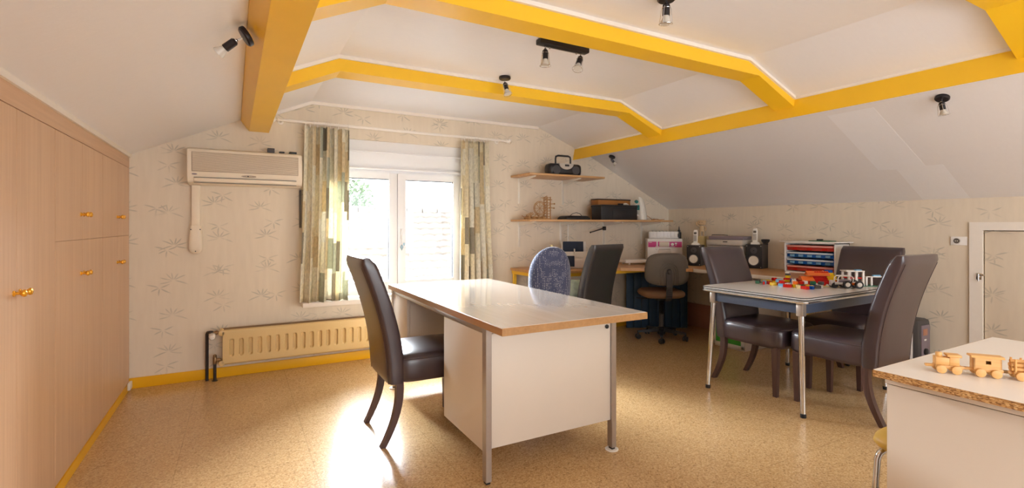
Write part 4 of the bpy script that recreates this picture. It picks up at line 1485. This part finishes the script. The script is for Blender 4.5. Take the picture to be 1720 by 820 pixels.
def speaker(loc, rz, s, label):
    t = thing('speaker', label, 'speaker', loc, rz, 'black speakers with white cones')
    w_, d_, h_ = .165 * s, .19 * s, .245 * s
    MB().box(-d_, 0, -w_ / 2, w_ / 2, 0, h_, .004).build('cabinet', 'darkgrey', t)
    MB().box(0, .004, -w_ / 2 + .002, w_ / 2 - .002, .002, h_ - .002, .002).build('baffle', 'black', t)
    MB().lathe([(0, .004), (.030 * s, .004), (.050 * s, .010), (.056 * s, .010), (.058 * s, .004)], (.001, 0, .082 * s), 32, (1, 0, 0)).build('woofer_surround', 'darkgrey', t)
    MB().lathe([(0, .010), (.012 * s, .012), (.018 * s, .008), (.046 * s, .0145), (.048 * s, .010)], (.001, 0, .082 * s), 32, (1, 0, 0)).build('woofer_cone', 'cone', t)
    MB().lathe([(0, .012), (.010 * s, .010), (.022 * s, .006), (.032 * s, .006), (.034 * s, .003)], (.001, 0, .185 * s), 28, (1, 0, 0)).build('tweeter', 'darkgrey', t)
    MB().ball((.010, 0, .185 * s), .008 * s).build('tweeter_dome', 'satin_black', t)
    m = MB()
    for a in (-1, 1):
        for b_ in (-1, 1):
            m.cyl((.003, a * w_ * .41, h_ / 2 + b_ * h_ * .44), (.007, a * w_ * .41, h_ / 2 + b_ * h_ * .44), .005 * s, seg=10)
    m.build('corner_screws', 'silver', t)
    return t


speaker((4.36, 3.765, CZ), math.radians(207), .92, 'black speaker with white cone beside the pink machine')
speaker((4.62, 3.225, CZ), math.radians(196), 1.0, 'black speaker with white cone beside the tray organiser')


def phone(loc, rz, label):
    t = thing('cordless_phone', label, 'phone', loc, rz, 'white cordless phones standing on the speakers')
    MB().loft([superring(0, 0, z, .036 * k, .046 * k, .6, 28) for z, k in ((0, 1), (.010, 1), (.020, .8), (.026, .55))]).build('charging_base', 'white', t, angle=60)
    hs_ = MB().loft([superring(.012 - .10 * (z - .02), 0, z, .013 * k, .024 * k, .45, 24) for z, k in ((.018, .8), (.03, 1), (.12, .98), (.15, .95), (.165, .7))]).build('handset', 'white', t, angle=60)
    m = MB()
    for r_ in range(5):
        for c_ in range(3):
            z = .046 + r_ * .013
            m.box(.0255 - .10 * (z - .02), .0285 - .10 * (z - .02), -.015 + c_ * .011, -.007 + c_ * .011, z, z + .008, .001, seg=1)
    m.build('keys', 'darkgrey', hs_)
    MB().box(.013, .018, -.014, .014, .118, .142, .002).build('screen', 'greyplastic', hs_)
    return t


phone((4.43, 3.80, CZ + .2256), math.radians(210), 'white cordless phone on the speaker nearer the pink machine')
phone((4.69, 3.26, CZ + .2455), math.radians(205), 'white cordless phone on the speaker beside the tray organiser')
q = MB().loft([superring(4.72, 3.165, CZ + .2456 + z, .03 * k, .035 * k, .7, 20) for z, k in ((0, .7), (.012, .6), (.03, 1.0), (.05, 1.15), (.055, .9))])
tag(q.build('black_bowl_stand', 'black'), 'small black dish beside the phone on the right speaker', 'dish')

# hifi with record player
hf = thing('hifi_unit', 'silver stereo receiver and record deck stacked between the speakers', 'stereo', (4.545, 3.50, CZ), math.radians(190))
MB().box(-.225, 0, -.215, .175, .0, .115, .004).build('receiver', 'silver', hf)
MB().box(-.225, -.004, -.215, .175, .118, .222, .004).build('cassette_deck', 'silver', hf)
MB().box(-.23, .006, -.22, .18, .228, .288, .006).build('record_deck', 'silver', hf)
m = MB().box(-.003, .0, -.04, .12, .19, .208, .001)
m.build('display', 'black', hf)
m = MB().box(.006, .009, -.03, .02, .262, .272, .001)
m.build('deck_badge', 'black', hf)
for k in range(6):
    MB().cyl((-.004, -.195 + k * .026, .155), (.008, -.195 + k * .026, .155), .007, seg=12).build('knob', 'chrome', hf)
MB().box(-.225, -.02, -.21, .17, .289, .325, .006).build('dust_cover', 'heatergrey', hf)
MB().tube([(-.06, -.19, .326), (-.06, -.19, .338), (-.10, -.08, .338), (-.14, -.05, .334)], .004, 6).build('tonearm', 'black', hf)

# jointed wooden figure
wf_ = thing('wooden_figure', 'small jointed wooden figure standing behind the hifi by the low wall', 'figure', (4.735, 3.97, CZ), math.radians(200))
m = MB().box(-.03, .03, -.03, .03, 0, .235, .004)
m.build('plinth', 'cream', wf_)
wf_.scale = (1.3, 1.3, 1.35)
m = MB().tube([(0, -.014, .235), (0, -.016, .28)], .007, 8).tube([(0, .014, .235), (0, .016, .28)], .007, 8)
m.loft([superring(0, 0, z, .012 * k, .020 * k, .8, 16) for z, k in ((.275, .8), (.29, 1), (.31, 1.1), (.325, .7))])
m.tube([(0, -.022, .318), (.01, -.045, .335), (.0, -.05, .355)], .005, 8).tube([(0, .022, .318), (.012, .04, .30), (.02, .035, .28)], .005, 8)
m.build('body', 'palewood', wf_)
hd_ = MB().box(-.02, .02, -.034, .034, .330, .372, .010).build('head', 'palewood', wf_)
MB().cyl((.018, -.010, .354), (.022, -.010, .354), .0035, seg=8).cyl((.018, .008, .354), (.022, .008, .354), .0035, seg=8).build('eyes', 'pipe', hd_)

# tray organiser
to = thing('tray_organiser', 'white cabinet of red and blue trays on the right worktop', 'organiser', (4.545, 2.395, CZ))
TWD, TH_ = .46, .285
m = MB()
m.box(0, .225, 0, .012, 0, TH_).box(0, .225, TWD - .012, TWD, 0, TH_).box(0, .225, 0, TWD, 0, .014).box(0, .225, 0, TWD, TH_ - .010, TH_).box(.215, .225, 0, TWD, 0, TH_)
m.build('carcass', 'toywhite', to)
MB().box(-.02, .235, -.03, TWD + .04, TH_, TH_ + .010, .002).build('top_board', 'toywhite', to)
for k, mm in enumerate(('trayred', 'trayblue', 'trayblue', 'trayred')):
    z = .020 + k * .063
    d = MB().box(.012, .205, .018, TWD - .018, z, z + .050, .005).build('drawer', mm, to)
    MB().box(-.004, .016, .022, TWD - .022, z + .032, z + .048, .005).build('drawer_lip', 'traywhite' if mm == 'trayblue' else 'trayred_highlight', d)
    m = MB()
    for q in range(5 if mm == 'trayblue' else 3):
        n_ = 5 if mm == 'trayblue' else 3
        yy = .03 + (q + .5) * (TWD - .06) / n_
        MB().box(.006, .014, yy - .022, yy + .022, z + .006, z + .026, .004).build('label_slot', 'ltblue' if mm == 'trayblue' else 'red', d)
ob = MB().box(4.60, 4.70, 2.47, 2.66, CZ + TH_ + .0105, CZ + TH_ + .018, .001)
tag(ob.build('green_base_plate', 'tdkgreen'), 'flat dark green toy base plate on top of the tray organiser', 'toy plate')
tag(MB().box(4.62, 4.66, 2.56, 2.60, CZ + TH_ + .0185, CZ + TH_ + .032, .003).build('black_toy_piece', 'black'), 'small black piece on the green plate on top of the organiser', 'toy')

# ================================================================== RIGHT WALL FITTINGS
dd = bpy.data.objects.new('door_1', None); C.objects.link(dd); dd['kind'] = 'structure'
dd.location = (XR, DY0, 0)
MB().box(.004, .03, .006, DY1 - DY0 - .006, 0.02, DZ1 - .006, .002).build('door_leaf', 'wallpaper', dd)
m = MB()
m.box(-.016, -.0005, DY1 - DY0, DY1 - DY0 + .075, 0, DZ1)
m.box(-.016, -.0005, -.075, 0, 0, DZ1)
m.box(-.017, -.0005, -.075, DY1 - DY0 + .075, DZ1, DZ1 + .06)
m.build('door_frame', 'trim', dd)
m = MB().box(-.020, -.014, DY1 - DY0 + .004, DY1 - DY0 + .034, .80, .850, .002).cyl((-.028, DY1 - DY0 + .02, .79), (-.028, DY1 - DY0 + .02, .845), .005).box(-.03, -.012, DY1 - DY0 - .012, DY1 - DY0 + .02, .83, .845, .002)
m.build('latch', 'chrome', dd)
so = thing('wall_socket', 'white double wall socket on the low wall beside the attic door', 'socket', (XR, 1.64, 1.083))
MB().box(-.010, 0, -.050, .050, -.033, .033, .004).build('plate', 'toywhite', so)
m = MB().lathe([(.024, 0), (.0245, .004), (.021, .004), (.020, .001), (0, .001)], (-.009, .012, 0), 28, (-1, 0, 0))
m.build('socket_ring', 'toywhite', so)
MB().lathe([(0, 0), (.019, 0), (.019, .0012), (0, .0012)], (-.0095, .012, 0), 24, (-1, 0, 0)).build('socket_recess', 'greyplastic', so)
MB().cyl((-.010, .006, .0), (-.0145, .006, 0), .0035, seg=10).cyl((-.010, .018, .0), (-.0145, .018, 0), .0035, seg=10).build('pins', 'white', so)

# convector heater
ht = thing('convector_heater', 'grey portable heater with white grille behind the front chair', 'heater', (4.565, 1.80, 0))
MB().box(0, .20, 0, .56, .07, .47, .03).build('body', 'darkgrey', ht)
m = MB()
for i in range(18):
    m.box(-.008, .002, .05 + i * .028, .053 + i * .028, .10, .44)
for i in range(8):
    m.box(-.011, -.005, .045, .54, .11 + i * .045, .114 + i * .045)
m.box(-.002, .002, .04, .545, .095, .445)
m.build('white_grille', 'toywhite', ht)
ep = MB().box(.03, .165, -.008, .004, .12, .43, .01).build('control_panel', 'heatergrey', ht)
MB().cyl((.08, -.006, .225), (.08, -.022, .225), .026, seg=24, bev=.003).build('thermostat_dial', 'black', ep)
m = MB().box(.045, .115, -.011, -.006, .35, .40, .002)
m.build('indicator_panel', 'brownboard', ep)
MB().box(.065, .095, -.012, -.007, .31, .322, .001).build('indicator_label', 'toywhite', ep)
for y in (.06, .50):
    m = MB().box(-.02, .18, y - .012, y + .012, .045, .075, .003)
    ft = m.build('foot_bar', 'darkgrey', ht)
    for x in (-.01, .17):
        MB().cyl((x, y - .012, .027), (x, y + .012, .027), .027, seg=20, bev=.004).build('wheel', 'black', ft)

# ================================================================== RIGHT FOREGROUND DESK
D2 = .75
sdk = thing('chipboard_desk', 'cream melamine desk with raw chipboard edge in the right foreground', 'desk', (1.738, .805, 0))
MB().box(.0006, .925, -1.6, -.0006, D2 - .02, D2, .0006, seg=1).build('desktop', 'whitetop', sdk)
m = MB().box(-.0015, .0, -1.6, 0.0, D2 - .0215, D2 - .0008).box(0, .925, -.0005, .001, D2 - .0215, D2 - .0008).box(0, .925, -1.6, 0, D2 - .0215, D2 - .0202)
m.build('raw_edge', 'chip', sdk)
MB().box(.035, .052, -1.55, -.022, 0.0, D2 - .045, .002).build('side_panel', 'laminate', sdk)
MB().box(.037, .050, -1.55, -.024, D2 - .046, D2 - .042).build('panel_gap', 'gap', sdk)
MB().box(.030, .052, -1.55, -.020, D2 - .042, D2 - .0216, .001).build('top_rail', 'laminate', sdk)
MB().box(.87, .887, -1.55, -.022, 0.0, D2 - .0216, .002).build('side_panel', 'laminate', sdk)
MB().box(.052, .87, -1.2, -1.183, 0.2, D2 - .0216, .002).build('modesty_panel', 'laminate', sdk)

# mustard stool tucked under it
st = thing('mustard_chair', 'chair with mustard yellow seat and bent chrome leg tucked behind the chipboard desk', 'chair', (2.13, .76, 0))
MB().loft([superring(0, 0, z, .195 * k, .175 * k, .5, 36) for z, k in ((.415, .86), (.422, .94), (.438, 1.0), (.455, .97), (.468, .85), (.475, .55))]).build('seat', 'yellowfab', st, angle=70)
for sx in (-1, 1):
    for sy in (-1, 1):
        pts = [(sx * .08, sy * .10, .412), (sx * .13, sy * .125, .410), (sx * .150, sy * .135, .398), (sx * .158, sy * .139, .38), (sx * .175, sy * .155, 0.0)]
        MB().tube(pts, .0105, 12).build('leg', 'chrome', st)

# toy train
TR = math.atan2(-.132, .095)


def train_obj(name, label, s0, length):
    s0 -= .012
    x = 1.893 + math.cos(TR) * s0
    y = .692 + math.sin(TR) * s0
    return thing(name, label, 'toy train', (x, y, D2), TR, 'wooden toy train')


def wheels(t, xs, r=.0125, y=.017):
    for x in xs:
        for s_ in (-1, 1):
            MB().cyl((x, s_ * y, r), (x, s_ * (y + .008), r), r, seg=28, bev=.0015).build('wheel', 'pine', t)


lo = train_obj('toy_locomotive', 'wooden toy locomotive with round chimney at the front of the train', .012, .07)
m = MB().box(-.038, .062, -.006, .006, .0145, .022, .001).box(-.015, .05, -.016, .016, .014, .024, .001)
m.build('chassis', 'pine', lo)
MB().box(-.015, .018, -.015, .015, .024, .047, .0015).build('boiler', 'pine', lo)
MB().cyl((-.004, 0, .047), (-.004, 0, .060), .0085, seg=24, bev=.001).build('chimney', 'pine', lo)
MB().box(.018, .042, -.015, .015, .024, .050, .0015).build('cab', 'pine', lo)
MB().box(.012, .047, -.018, .018, .050, .057, .0015).build('cab_roof', 'pine', lo)
wheels(lo, (-.003, .033))
wa = train_obj('toy_wagon', 'wooden toy wagon with square window and overhanging roof', .10, .07)
m = MB().box(-.032, .068, -.006, .006, .0145, .022, .001).box(-.014, .052, -.016, .016, .015, .026, .001)
m.build('chassis', 'pine', wa)
m = MB()
m.box(-.014, .050, .011, .015, .026, .056).box(-.014, -.010, -.015, .015, .026, .056).box(.046, .050, -.015, .015, .026, .056)
m.box(-.014, .014, -.015, -.011, .026, .056).box(.026, .050, -.015, -.011, .026, .056).box(.014, .026, -.015, -.011, .026, .038).box(.014, .026, -.015, -.011, .048, .056)
m.build('body', 'pine', wa)
MB().loft([[(x, -.020, .056), (x, .020, .056), (x, .016, .062), (x, -.016, .062)] for x in (-.020, .056)]).build('roof', 'pine', wa)
wheels(wa, (.0, .036))
lw = train_obj('toy_log_wagon', 'wooden toy wagon carrying logs between upright pegs', .19, .07)
MB().box(-.034, .07, -.006, .006, .0145, .022, .001).box(-.014, .06, -.016, .016, .015, .024, .001).build('chassis', 'pine', lw)
for x in (-.010, .012, .034, .056):
    for s_ in (-1, 1):
        MB().cyl((x, s_ * .0145, .024), (x, s_ * .0145, .060), .0028, seg=12).build('peg', 'pine', lw)
for y, z in ((-.008, .030), (0.004, .030), (-.006, .0415), (.007, .0405), (0, .052)):
    MB().cyl((-.018, y, z), (.062, y + .001, z), .0058, seg=16, bev=.001).build('log', 'pine', lw)
wheels(lw, (.0, .04))

# ================================================================== TOY BRICKS ON THE TABLE
TZ = .7502


def brick(mb, x, y, z, nx_, ny_, h=.0096, p=.009):
    w_, d_ = nx_ * p, ny_ * p
    mb.box(x, x + w_ - .0003, y, y + d_ - .0003, z, z + h, .0005, seg=1)
    for i in range(nx_):
        for j in range(ny_):
            mb.cyl((x + p * (i + .5), y + p * (j + .5), z + h), (x + p * (i + .5), y + p * (j + .5), z + h + .0018), p * .3, seg=10)
    return mb


cols = ['red', 'red', 'yellow', 'toywhite', 'blue', 'cream', 'ltblue', 'orange', 'darkgrey', 'tdkgreen', 'yellow', 'red', 'toywhite', 'ltblue']
cname = {'red': 'red', 'yellow': 'yellow', 'toywhite': 'white', 'blue': 'blue', 'cream': 'cream', 'ltblue': 'light blue', 'orange': 'orange', 'darkgrey': 'dark grey', 'tdkgreen': 'green'}
protos = {}
rb = random.Random(11)
placed = []
tries = 0
while len(placed) < 34 and tries < 6000:
    tries += 1
    x = rb.uniform(3.50, 3.76)
    y = rb.uniform(2.02, 2.46)
    if y < 2.46 - (x - 3.50) * .55 - .42 or y > 2.62 - (x - 3.5) * 1.0:
        continue
    if any(math.hypot(x - a, y - b_) < .043 for a, b_ in placed):
        continue
    if math.hypot(x - 3.80, y - 2.14) < .155 or math.hypot(x - 3.70, y - 2.30) < .055 or math.hypot(x - 3.66, y - 2.45) < .07:
        continue
    placed.append((x, y))
    cc = cols[len(placed) % len(cols)]
    nx_, ny_ = ((2, 2), (4, 2), (3, 2), (2, 1))[len(placed) % 4]
    key = (cc, nx_, ny_)
    if key not in protos:
        protos[key] = o = brick(MB(), -nx_ * .007, -ny_ * .007, 0, nx_, ny_, .021, .014).build('toy_brick', cc, smooth=False)
    else:
        o = protos[key].copy()
        C.objects.link(o)
    o.location = (x, y, TZ)
    on_top = len(placed) % 3 == 0
    o.rotation_euler = (0, 0, rb.uniform(0, PI))
    st_ = {4: 'four', 8: 'eight', 6: 'six', 2: 'two'}[nx_ * ny_]
    q = x * .55 - y * .84
    wh = 'at the left end' if q < -.02 + 3.5 * .55 - 2.42 * .84 + .10 else ('in the middle' if q < 3.6 * .55 - 2.28 * .84 + .06 else 'at the right end')
    tag(o, '%s brick with %s studs %s of the jumble on the table' % (cname[cc], st_, wh), 'toy brick', '%s toy bricks with %s studs %s of the jumble' % (cname[cc], st_, wh))
    if on_top:
        c2 = cols[(len(placed) + 5) % len(cols)]
        k2 = (c2, 2, 2)
        if k2 not in protos:
            protos[k2] = o2 = brick(MB(), -.014, -.014, 0, 2, 2, .021, .014).build('toy_brick', c2, smooth=False)
        else:
            o2 = protos[k2].copy()
            C.objects.link(o2)
        o2.location = (x, y, TZ + .0231)
        o2.rotation_euler = (0, 0, rb.uniform(0, PI))
        tag(o2, '%s four-stud brick on a %s brick %s of the jumble' % (cname[c2], cname[cc], wh), 'toy brick', '%s bricks stacked on %s bricks %s' % (cname[c2], cname[cc], wh))


def built(name, label, loc, rz, parts, cat='toy', scale=1.0):
    t = thing(name, label, cat, loc, math.radians(rz))
    t.scale = (scale, scale, scale)
    for nm, mat, fn in parts:
        m = MB()
        fn(m)
        m.build(nm, mat, t, smooth=False)
    return t


built('toy_brick_house', 'red and orange toy brick building in the middle of the pile', (3.80, 2.14, TZ), -42, [
    ('base_plate', 'cream', lambda m: brick(m, -.075, -.055, 0, 16, 12, .004)),
    ('walls', 'red', lambda m: [brick(m, -.068, -.045, .004 + k * .0098, 15, 2, .0098) for k in range(2)] + [brick(m, -.068 + .036 * k, -.027, .004, 4, 7, .020) for k in range(3)] + [brick(m, -.045, -.027, .024, 9, 6, .0098), brick(m, -.02, -.02, .034, 6, 4, .0098), brick(m, -.01, -.01, .053, 6, 2, .006)]),
    ('roof', 'orange', lambda m: [m.loft([[(x, -.05 + .0, .024), (x, .01, .024), (x, -.005, .040), (x, -.02, .040)] for x in (-.068, -.02)]), m.loft([[(x, -.03, .044), (x, .02, .044), (x, .0, .062)] for x in (-.04, .045)])]),
    ('yellow_block', 'yellow', lambda m: [brick(m, .035, -.02, .024, 4, 3, .022), brick(m, .04, .0, .046, 3, 2, .009)]),
    ('white_bricks', 'toywhite', lambda m: [brick(m, -.03, -.056, .004, 3, 1, .0098), brick(m, .02, -.056, .004, 4, 1, .006)]),
    ('blue_top', 'blue', lambda m: [brick(m, .037, .0, .0552, 3, 2, .0098)]),
], scale=1.75)
built('toy_brick_tower', 'small multicoloured toy brick tower left of the red building', (3.70, 2.30, TZ), 15, [
    ('lower_bricks', 'red', lambda m: [brick(m, -.027, -.018, 0, 6, 4, .0115), brick(m, -.018, -.012, .022, 4, 3, .010)]),
    ('middle_bricks', 'yellow', lambda m: [brick(m, -.022, -.018, .0115, 5, 3, .0105), brick(m, -.010, -.01, .032, 3, 2, .013)]),
    ('top_brick', 'darkgrey', lambda m: brick(m, -.008, -.009, .045, 2, 2, .012)),
    ('blue_brick', 'blue', lambda m: brick(m, .012, -.006, .032, 2, 2, .02)),
    ('white_cap', 'toywhite', lambda m: brick(m, -.008, -.009, .057, 2, 2, .006)),
], scale=1.45)
built('toy_figure_stack', 'white and blue toy pieces stacked behind the red building', (3.97, 2.18, TZ), 40, [
    ('base_bricks', 'orange', lambda m: [brick(m, -.02, -.02, k * .0115, 4, 4, .0115) for k in range(3)]),
    ('white_bricks', 'toywhite', lambda m: [brick(m, -.018, -.012, .0345, 3, 2, .018), brick(m, -.016, -.010, .0525, 2, 2, .012)]),
    ('blue_brick', 'blue', lambda m: brick(m, .006, -.01, .0345, 2, 3, .02)),
], scale=1.5)
built('yellow_toy_piece', 'rounded yellow toy piece at the far left of the brick pile', (3.66, 2.45, TZ), -35, [
    ('block', 'yellow', lambda m: [brick(m, -.03, -.012, 0, 7, 3, .018)]),
    ('rail', 'tdkgreen', lambda m: m.box(-.07, .09, -.024, -.016, 0, .006)),
])

# toy tractor: wheels, orange chassis, white cab cage
tt = thing('toy_truck', 'toy vehicle with black tyres, white wheels and white cage body', 'toy vehicle', (3.86, 1.925, TZ), math.radians(-38))
tt.scale = (1.22, 1.22, 1.22)
MB().box(-.065, .055, -.014, .014, .018, .030, .002).build('chassis', 'orange', tt)
MB().box(-.10, -.05, -.022, .022, .020, .034, .003).box(-.115, -.095, -.018, .018, .012, .045, .003).build('front_shovel', 'silver', tt)
m = MB()
for y in (-.022, .022):
    m.tube([(-.085, y, .034), (-.082, y, .062), (-.072, y, .072), (-.010, y, .072), (.0, y, .06), (-.004, y, .034)], .003, 6)
for x, z in ((-.075, .070), (-.045, .072), (-.015, .072), (-.08, .05)):
    m.tube([(x, -.022, z), (x, .022, z)], .002, 6)
m.build('cage', 'toywhite', tt)
MB().box(-.07, -.012, -.016, .016, .034, .050, .003).build('body_panel', 'heatergrey', tt)
for x in (-.035, .028):
    for s_ in (-1, 1):
        w1 = MB().lathe([(.012, -.008), (.020, -.009), (.0225, -.006), (.0225, .006), (.020, .009), (.012, .008)], (x, s_ * .026, .0225), 28, (0, 1, 0)).build('tyre', 'black', tt)
        MB().cyl((x, s_ * .0175, .0225), (x, s_ * .0350, .0225), .0135, seg=24, bev=.002).build('wheel_hub', 'toywhite', w1)
m = MB().cyl((-.098, -.02, .017), (-.098, .02, .017), .017, seg=20)
m.build('front_roller', 'black', tt)

wbd = thing('toy_white_building', 'white open toy building with red floor behind the toy vehicle', 'toy', (4.03, 2.00, TZ), math.radians(-35))
wbd.scale = (1.15, 1.15, 1.15)
MB().box(-.06, .14, -.05, .05, 0, .004).build('base_plate', 'tdkgreen', wbd)
for x in (-.045, .0, .042):
    for y in (-.035, .035):
        MB().box(x - .006, x + .006, y - .006, y + .006, .004, .092, .001).build('column', 'toywhite', wbd)
for x in (.065, .095):
    MB().box(x - .005, x + .005, -.035, -.025, .004, .058, .001).build('column', 'toywhite', wbd)
MB().box(-.045, .045, -.035, .035, .048, .056, .001).build('floor_slab', 'red', wbd)
MB().box(-.06, .05, -.04, .04, .0922, .100, .001).build('roof_slab', 'toywhite', wbd)
MB().box(.06, .10, -.036, -.02, .0582, .064, .001).box(.0998, .17, -.036, -.016, .0582, .064, .001).build('side_slab', 'toywhite', wbd)
brick(MB(), .0, -.035, .1002, 4, 3, .005).build('roof_brick', 'ltblue', wbd, smooth=False)
brick(MB(), .105, -.034, .0642, 5, 2, .008).build('side_brick', 'ltblue', wbd, smooth=False)
